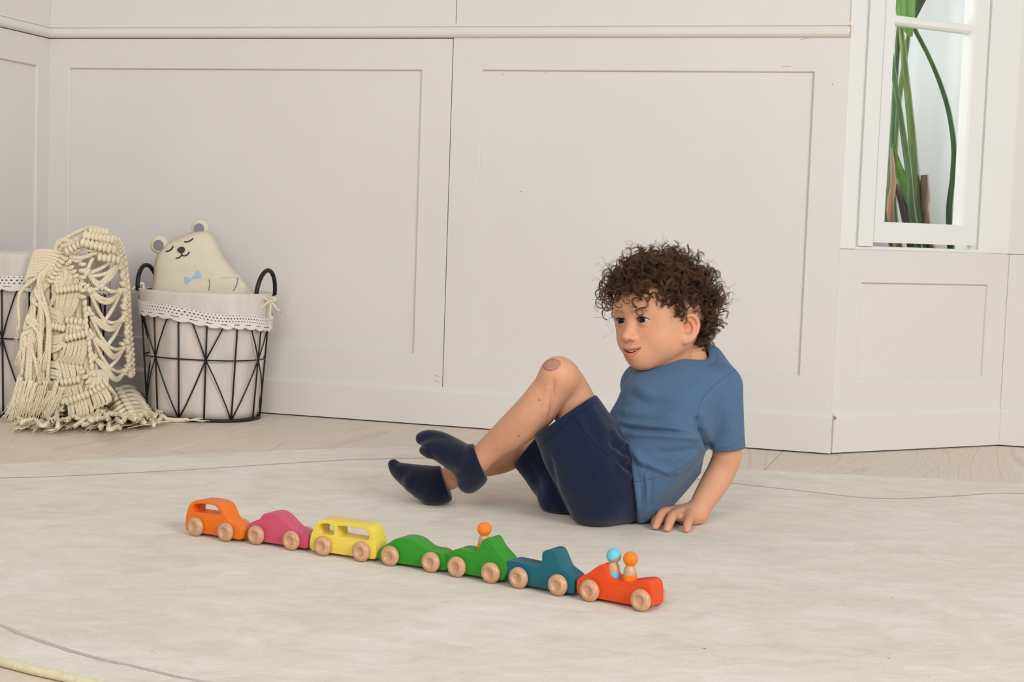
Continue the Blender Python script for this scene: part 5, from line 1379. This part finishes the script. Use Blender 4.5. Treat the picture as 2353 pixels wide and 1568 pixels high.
# last rows, sagging onto the heap
rib((100, 905), (150, 925), 6, 0.024, s=1.1); rib((150, 925), (205, 905), 6, 0.024, s=1.1); rib((205, 905), (250, 880), 5, 0.020)
fan((100, 912), (150, 932), (70, 950), (135, 962), 7, (-8, 4), 0.014); fan((155, 930), (205, 912), (150, 965), (215, 955), 7, (4, 8), 0.016); fan((205, 905), (250, 882), (205, 945), (268, 915), 6, (10, 10), 0.014)
fan((105, 870), (112, 905), (150, 880), (152, 920), 5, (8, 10), 0.010); fan((215, 850), (250, 850), (205, 900), (250, 880), 5, (2, 8), 0.008)
# open net on the right: knots joined by hanging loops
colA = [(200, 628), (203, 662), (206, 720), (210, 770), (212, 818), (216, 860)]; colB = [(232, 657), (240, 738), (246, 795), (250, 845)]; colC = [(272, 612), (277, 670), (280, 735), (284, 800), (288, 852)]
for c_ in colA + colC:
    for a_ in (0.2, 1.2, 2.2): knot(c_[0] + mr.normal(0, 3), c_[1] + mr.normal(0, 4), a_, 0.014, 1.0)
for c_ in colB: knot(c_[0], c_[1], 0.4, 0.012, 0.9); knot(c_[0] + 3, c_[1] + 4, 1.6, 0.012, 0.8)
for i in range(5):
    a = colA[i]; b = colC[min(i, 4)]
    for d in (0, 9): cord([a, (a[0] + 28, a[1] + 22 + d), (b[0] - 22, b[1] + 18 + d * 0.6), b], out=(0.01, 0.016, 0.014, 0.01))
for i in range(4):
    b = colB[i]
    for a in (colA[i], colA[i + 1], colC[i], colC[i + 1]):
        cord([a, ((a[0] + b[0]) / 2, (a[1] + b[1]) / 2 + 6), b], out=(0.01, 0.012, 0.010))
cord([(214, 592), (204, 612), (200, 628)], out=0.014); cord([(262, 585), (240, 612), (205, 628)], out=0.012); cord([(272, 605), (245, 628), (205, 636)], out=0.014)
# dense braid down the right edge, turning round the basket
ed = spline(np.array([(262, 548), (274, 580), (282, 640), (286, 700), (290, 760), (295, 815), (296, 862)], float), 9)
for i, (x, y) in enumerate(ed):
    knot(x + mr.normal(0, 1.5), y, 0.6 + 0.9 * (i % 2), 0.012, 1.15)
    if i % 2: knot(x + 9, y + 3, 2.2, 0.000, 1.05)
for k in range(4): cord([(266 + 4 * k, 560), (284 + 3 * k, 640), (290 + 3 * k, 750), (294 + 3 * k, 865)], out=0.002 - 0.006 * k, wob=0.003)
# fringe along the left edge
for k in range(22):
    t = k / 21; sx = 118 - 40 * t + mr.normal(0, 4); sy = 600 + 150 * t
    ex = 50 + 62 * ((k * 7) % 22) / 21 + mr.normal(0, 5) - 10 * t; ey = 745 + 180 * ((k * 5) % 22) / 21
    midx = min(sx, ex) - 6 + mr.normal(0, 4)
    o0 = 0.022 + mr.uniform(0, 0.016)
    cord([(sx, sy), (sx - 22, sy + 28), (midx + 8, (sy + ey) / 2), (ex, ey)], out=(0.010, o0, o0, o0 * 0.8))
    tassel([(ex, ey - 5), (ex - 3, ey + 12), (ex - 8 + mr.normal(0, 5), ey + 30 + mr.uniform(0, 14))], 22, 5.0, o0 * 0.8)
for k in range(9):
    x = 22 + 12 * k; tassel([(x + 24, 890 + mr.uniform(-25, 10)), (x + 10, 925), (x - 6 + mr.normal(0, 5), 955 + mr.normal(0, 5))], 30, 6.5, 0.040)
# heap on the floor
def floor_cord(px, zs, r=0.0056, n=6):
    P = spline(np.array([(x, y, z) for (x, y), z in zip(px, zs)], float), n); q = np.array([gp(x, y, z) for x, y, z in P]); q[:, 2] = np.maximum(q[:, 2], r)
    rr = np.full(len(q), r); rr[0] = rr[-1] = 0.35 * r; rr[1] = rr[-2] = 0.8 * r
    return tube('cord', q, rr, M['rope'], mac, 7, False, MO)
for k in range(34):
    x0 = mr.uniform(40, 320); y0 = mr.uniform(930, 974) - 0.03 * abs(x0 - 180); m = mr.integers(5, 8); px = []; zs = []
    for i in range(m):
        px.append((x0 + (i - m / 2) * mr.uniform(10, 20) + mr.normal(0, 8), y0 + mr.normal(0, 9))); zs.append(mr.uniform(0.006, 0.034) * (1.0 if 60 < x0 < 330 else 0.4))
    floor_cord(px, zs)
for i in range(8):       # the last leaf, spread by the right basket: a rib with cords to both sides
    x, y, z = 272 + 5.2 * i, 893 + 8.6 * i, 0.066 - 0.0060 * i
    floor_cord([(x, y), (x + 26, y - 4 + i), (x + 50 - i, y + 10 + i), (x + 62 - 2.5 * i, y + 28)], [z, z * 1.02, z * 0.72, 0.008])
    floor_cord([(x, y), (x - 16, y + 8), (x - 30, y + 20), (x - 40 + i, y + 34)], [z, z * 0.95, z * 0.6, 0.008])
    for d in (-1, 1):
        c_ = gp(x + 3 * d, y + 2, z + 0.004); tube('knot', np.array([c_ + np.array([-0.007, 0, 0.003 * d]), c_ + np.array([0, -0.004, 0.001]), c_ + np.array([0.007, 0, -0.003 * d])]), [0.004, 0.0062, 0.004], M['rope'], mac, 7, False, MO)
for k in range(12):
    x0 = 200 + 11 * k; y0 = 948 + mr.normal(0, 5); floor_cord([(x0, y0), (x0 + 14, y0 + 9), (x0 + 30, y0 - 4), (x0 + 44, y0 + 8), (x0 + 56, y0)], [0.02, 0.03, 0.012, 0.024, 0.008])
for k in range(30):
    x = mr.uniform(10, 130) if k < 14 else mr.uniform(120, 340); tassel([(x + 20, 964 + mr.normal(0, 5)), (x, 972 + mr.normal(0, 5)), (x - 22, 977 + mr.normal(0, 4))], 18, 4.5, 0.0, True)
floor_cord([(330, 962), (362, 968), (372, 956), (384, 964), (410, 966), (436, 966)], [0.006, 0.008, 0.016, 0.008, 0.006, 0.006], 0.006)
tassel([(430, 966), (450, 965), (472, 965)], 14, 4.5, 0, True); tassel([(395, 968), (340, 974), (292, 976)], 12, 4.0, 0, True)
# ------------------------------------------------------------------ plant and curtain behind the window
def stem_mat(name, a, b, c):
    m, nt, p = new_mat(name, 0.4, 0.35)
    n1 = noise(nt, coords(nt, scale=(60, 60, 3)), 1.2, 4); r = ramp(nt, n1, [(0.28, a), (0.5, b), (0.72, c)])
    nt.links.new(r.outputs[0], p.inputs['Base Color']); bump(nt, p, n1, 0.2, 0.002); return m
M['stem'] = stem_mat('green_stalk', rgb(62, 88, 32), rgb(94, 118, 48), rgb(136, 142, 72))
M['stemd'] = stem_mat('dark_green_stalk', rgb(42, 66, 30), rgb(62, 96, 42), rgb(84, 118, 56))
M['leaf'] = stem_mat('fresh_leaf', rgb(74, 122, 40), rgb(96, 146, 54), rgb(120, 166, 74))
M['husk'] = stem_mat('dry_husk', rgb(70, 48, 34), rgb(132, 100, 74), rgb(176, 142, 112))
M['huskd'] = stem_mat('dark_husk', rgb(44, 34, 26), rgb(72, 54, 38), rgb(120, 96, 66))
M['pot'] = plain('clay_pot', rgb(214, 206, 198), 0.6, 0.3, 0.05, 20); M['soil'] = plain('soil', rgb(58, 44, 34), 0.95, 0.05, 0.2, 60, 0.6, 90, 0.006)
PC = np.array([1.185, 4.13])
plant = empty('potted_plant', (PC[0], PC[1], 0.0)); PO = np.array([PC[0], PC[1], 0.0]); tag(plant, 'tall green strelitzia like plant seen through the window', 'plant')
v, f = lathe_geo([(0.001, 0.0), (0.105, 0.0), (0.115, 0.02), (0.140, 0.27), (0.146, 0.29), (0.136, 0.29), (0.130, 0.265)], 32); mesh_obj('pot', v, f, M['pot'], plant, True)
v, f = lathe_geo([(0.131, 0.262), (0.08, 0.270), (0.0005, 0.274)], 24); mesh_obj('soil', v, f, M['soil'], plant, True)
def stalk(name, px, Y, rpx, mat, root, flat=1.0, sides=9):
    P = [at(x, y, Y) for x, y in px]; pts = P + [np.array([PC[0] + root[0], PC[1] + root[1], 0.26])]
    rr = [r / 3400 * Y for r in rpx]; rr = rr + [rr[-1]]
    q = spline(np.array([list(p) + [r] for p, r in zip(pts, rr)]), 8)
    return tube(name, q[:, :3], q[:, 3], mat, plant, sides, False, PO, True, flat)
stalk('stem', [(2066, -40), (2070, 60), (2076, 120), (2082, 180), (2093, 286), (2102, 408), (2110, 520)], 4.10, [4, 6, 7, 8, 9, 11, 12.5], M['stem'], (0.02, 0.0))
stalk('stem', [(2040, 60), (2053, 163), (2072, 286), (2087, 388), (2101, 520)], 4.05, [4, 6, 7, 8, 9.5], M['stemd'], (0.0, -0.04))
stalk('stem', [(2080, 10), (2101, 65), (2133, 127), (2162, 196), (2182, 265), (2192, 339), (2190, 408), (2182, 520)], 4.12, [4, 5, 5, 5.5, 6, 6.5, 7.5, 8.5], M['stemd'], (0.07, 0.02))
stalk('stem', [(2070, 20), (2062, 114), (2052, 286), (2046, 420), (2042, 520)], 4.12, [5, 6, 6, 8, 9], M['stemd'], (-0.05, 0.02))
stalk('stem', [(2100, -30), (2090, 60), (2082, 120), (2070, 200), (2058, 330), (2060, 520)], 4.16, [3, 4.5, 6, 6, 6, 6], M['stem'], (-0.02, 0.05))
stalk('husk', [(2124, 402), (2127, 450), (2131, 520)], 4.09, [9, 10, 9], M['husk'], (0.04, -0.01), 1.0)
stalk('husk', [(2048, 340), (2052, 420), (2050, 520)], 4.07, [3, 7, 9], M['husk'], (-0.04, -0.02), 1.0)
stalk('husk', [(2055, 420), (2072, 460), (2090, 525)], 4.08, [4, 10, 14], M['huskd'], (-0.02, -0.03), 1.0)
stalk('husk', [(2116, 412), (2118, 470), (2121, 520)], 4.10, [3, 6, 7], M['huskd'], (0.03, -0.01), 0.5)
def blade(name, px, Y, wpx, mat, fold=0.3, n=7, lean=0.0):
    """leaf: mid rib measured in the photograph, half widths in the same measure, halves folded up along the rib"""
    C_ = spline(np.array([list(p) + [w] for p, w in zip(px, wpx)], float), n); V = []; F = []
    for i, (x, y, w) in enumerate(C_):
        t = C_[min(i + 1, len(C_) - 1)][:2] - C_[max(i - 1, 0)][:2]; t /= np.linalg.norm(t); nn_ = np.array([-t[1], t[0]])
        for k in (-1, -0.5, 0, 0.5, 1):
            V.append(at(x + nn_[0] * w * k, y + nn_[1] * w * k, Y + lean * i / len(C_) - fold * abs(k) * w / 3400 * Y + 0.002 * math.sin(i * 1.3) * abs(k)))
    for i in range(len(C_) - 1):
        for k in range(4): F.append((i * 5 + k, i * 5 + k + 1, (i + 1) * 5 + k + 1, (i + 1) * 5 + k))
    o = mesh_obj(name, np.array(V) - PO, F, mat, plant, True); s_ = o.modifiers.new('thick', 'SOLIDIFY'); s_.thickness = 0.0012; return o
blade('leaf', [(2084, -260), (2082, -120), (2080, 0), (2084, 50), (2094, 84)], 4.06, [6, 36, 24, 18, 3], M['leaf'], 0.5)
blade('leaf', [(2150, -200), (2125, -60), (2108, 10), (2094, 60)], 4.13, [10, 26, 13, 2], M['stemd'], 0.4)
blade('leaf', [(2052, 330), (2062, 380), (2078, 430), (2086, 500)], 4.10, [2, 10, 13, 12], M['leaf'], 0.3)
# pale curtain behind the plant
M['curtain'] = plain('pale_curtain', rgb(222, 226, 226), 0.85, 0.1, 0.03, 5)
CB = BA + BN * 0.80; V = []; F = []; nx = 140
for i in range(nx + 1):
    s = -0.7 + 2.4 * i / nx; w = 0.010 * math.sin(s * 17) + 0.004 * math.sin(s * 41 + 1) + 0.001 * math.sin(s * 97 + 2)
    for z in (0.004, 2.5): V.append((s, w, z))
for i in range(nx): F.append((2 * i, 2 * i + 2, 2 * i + 3, 2 * i + 1))
cur = mesh_obj('curtain', V, F, M['curtain'], None, True); cur.location = (CB[0], CB[1], 0); cur.rotation_euler = (0, 0, BDIR - 0.30)
s_ = cur.modifiers.new('thick', 'SOLIDIFY'); s_.thickness = 0.002
tag(cur, 'pale grey white curtain hanging behind the plant', 'curtain')
# ------------------------------------------------------------------ small wear on the walls
M['chip'] = plain('chipped_board', rgb(168, 112, 78), 0.9, 0.05, 0.1, 300); M['scuff'] = plain('scuff_mark', rgb(190, 182, 172), 0.9, 0.05, 0.1, 300); M['nailhole'] = plain('nail_hole', rgb(110, 102, 94), 0.9, 0.05)
bb = bpy.data.objects['baseboard_bay']
mesh_obj('chip', [(0.0045, -0.0006, 0.096), (0.0125, -0.0006, 0.0905), (0.0045, -0.0006, 0.084), (0.0045, 0.004, 0.096), (0.0125, 0.004, 0.0905), (0.0045, 0.004, 0.084)], [(0, 2, 1), (3, 4, 5), (0, 1, 4, 3), (1, 2, 5, 4), (2, 0, 3, 5)], M['chip'], bb)
def mark(name, s0, z0, s1, z1, w, mat):
    g = Geo(); g.tube(np.array([(s0, WF - 0.0001, z0), ((s0 + s1) / 2, WF - 0.0001, (z0 + z1) / 2 + w), (s1, WF - 0.0001, z1)]), [w * 0.4, w, w * 0.4], 6); return g.obj(name, mat, wb, True)
mark('scuff', 0.494, 0.1345, 0.510, 0.1300, 0.0009, M['scuff']); mark('scuff', 0.494, 0.1200, 0.510, 0.1150, 0.0009, M['scuff'])
mark('scuff', 1.366, 0.9480, 1.392, 0.9490, 0.0011, M['scuff']); mark('scuff', 1.408, 1.0140, 1.430, 1.0160, 0.0010, M['scuff'])
for s_, z_ in ((0.655, 0.925), (0.770, 0.931), (0.715, 0.625), (1.49, 0.905)): mark('nail_hole', s_ - 0.001, z_, s_ + 0.001, z_, 0.0012, M['nailhole'])
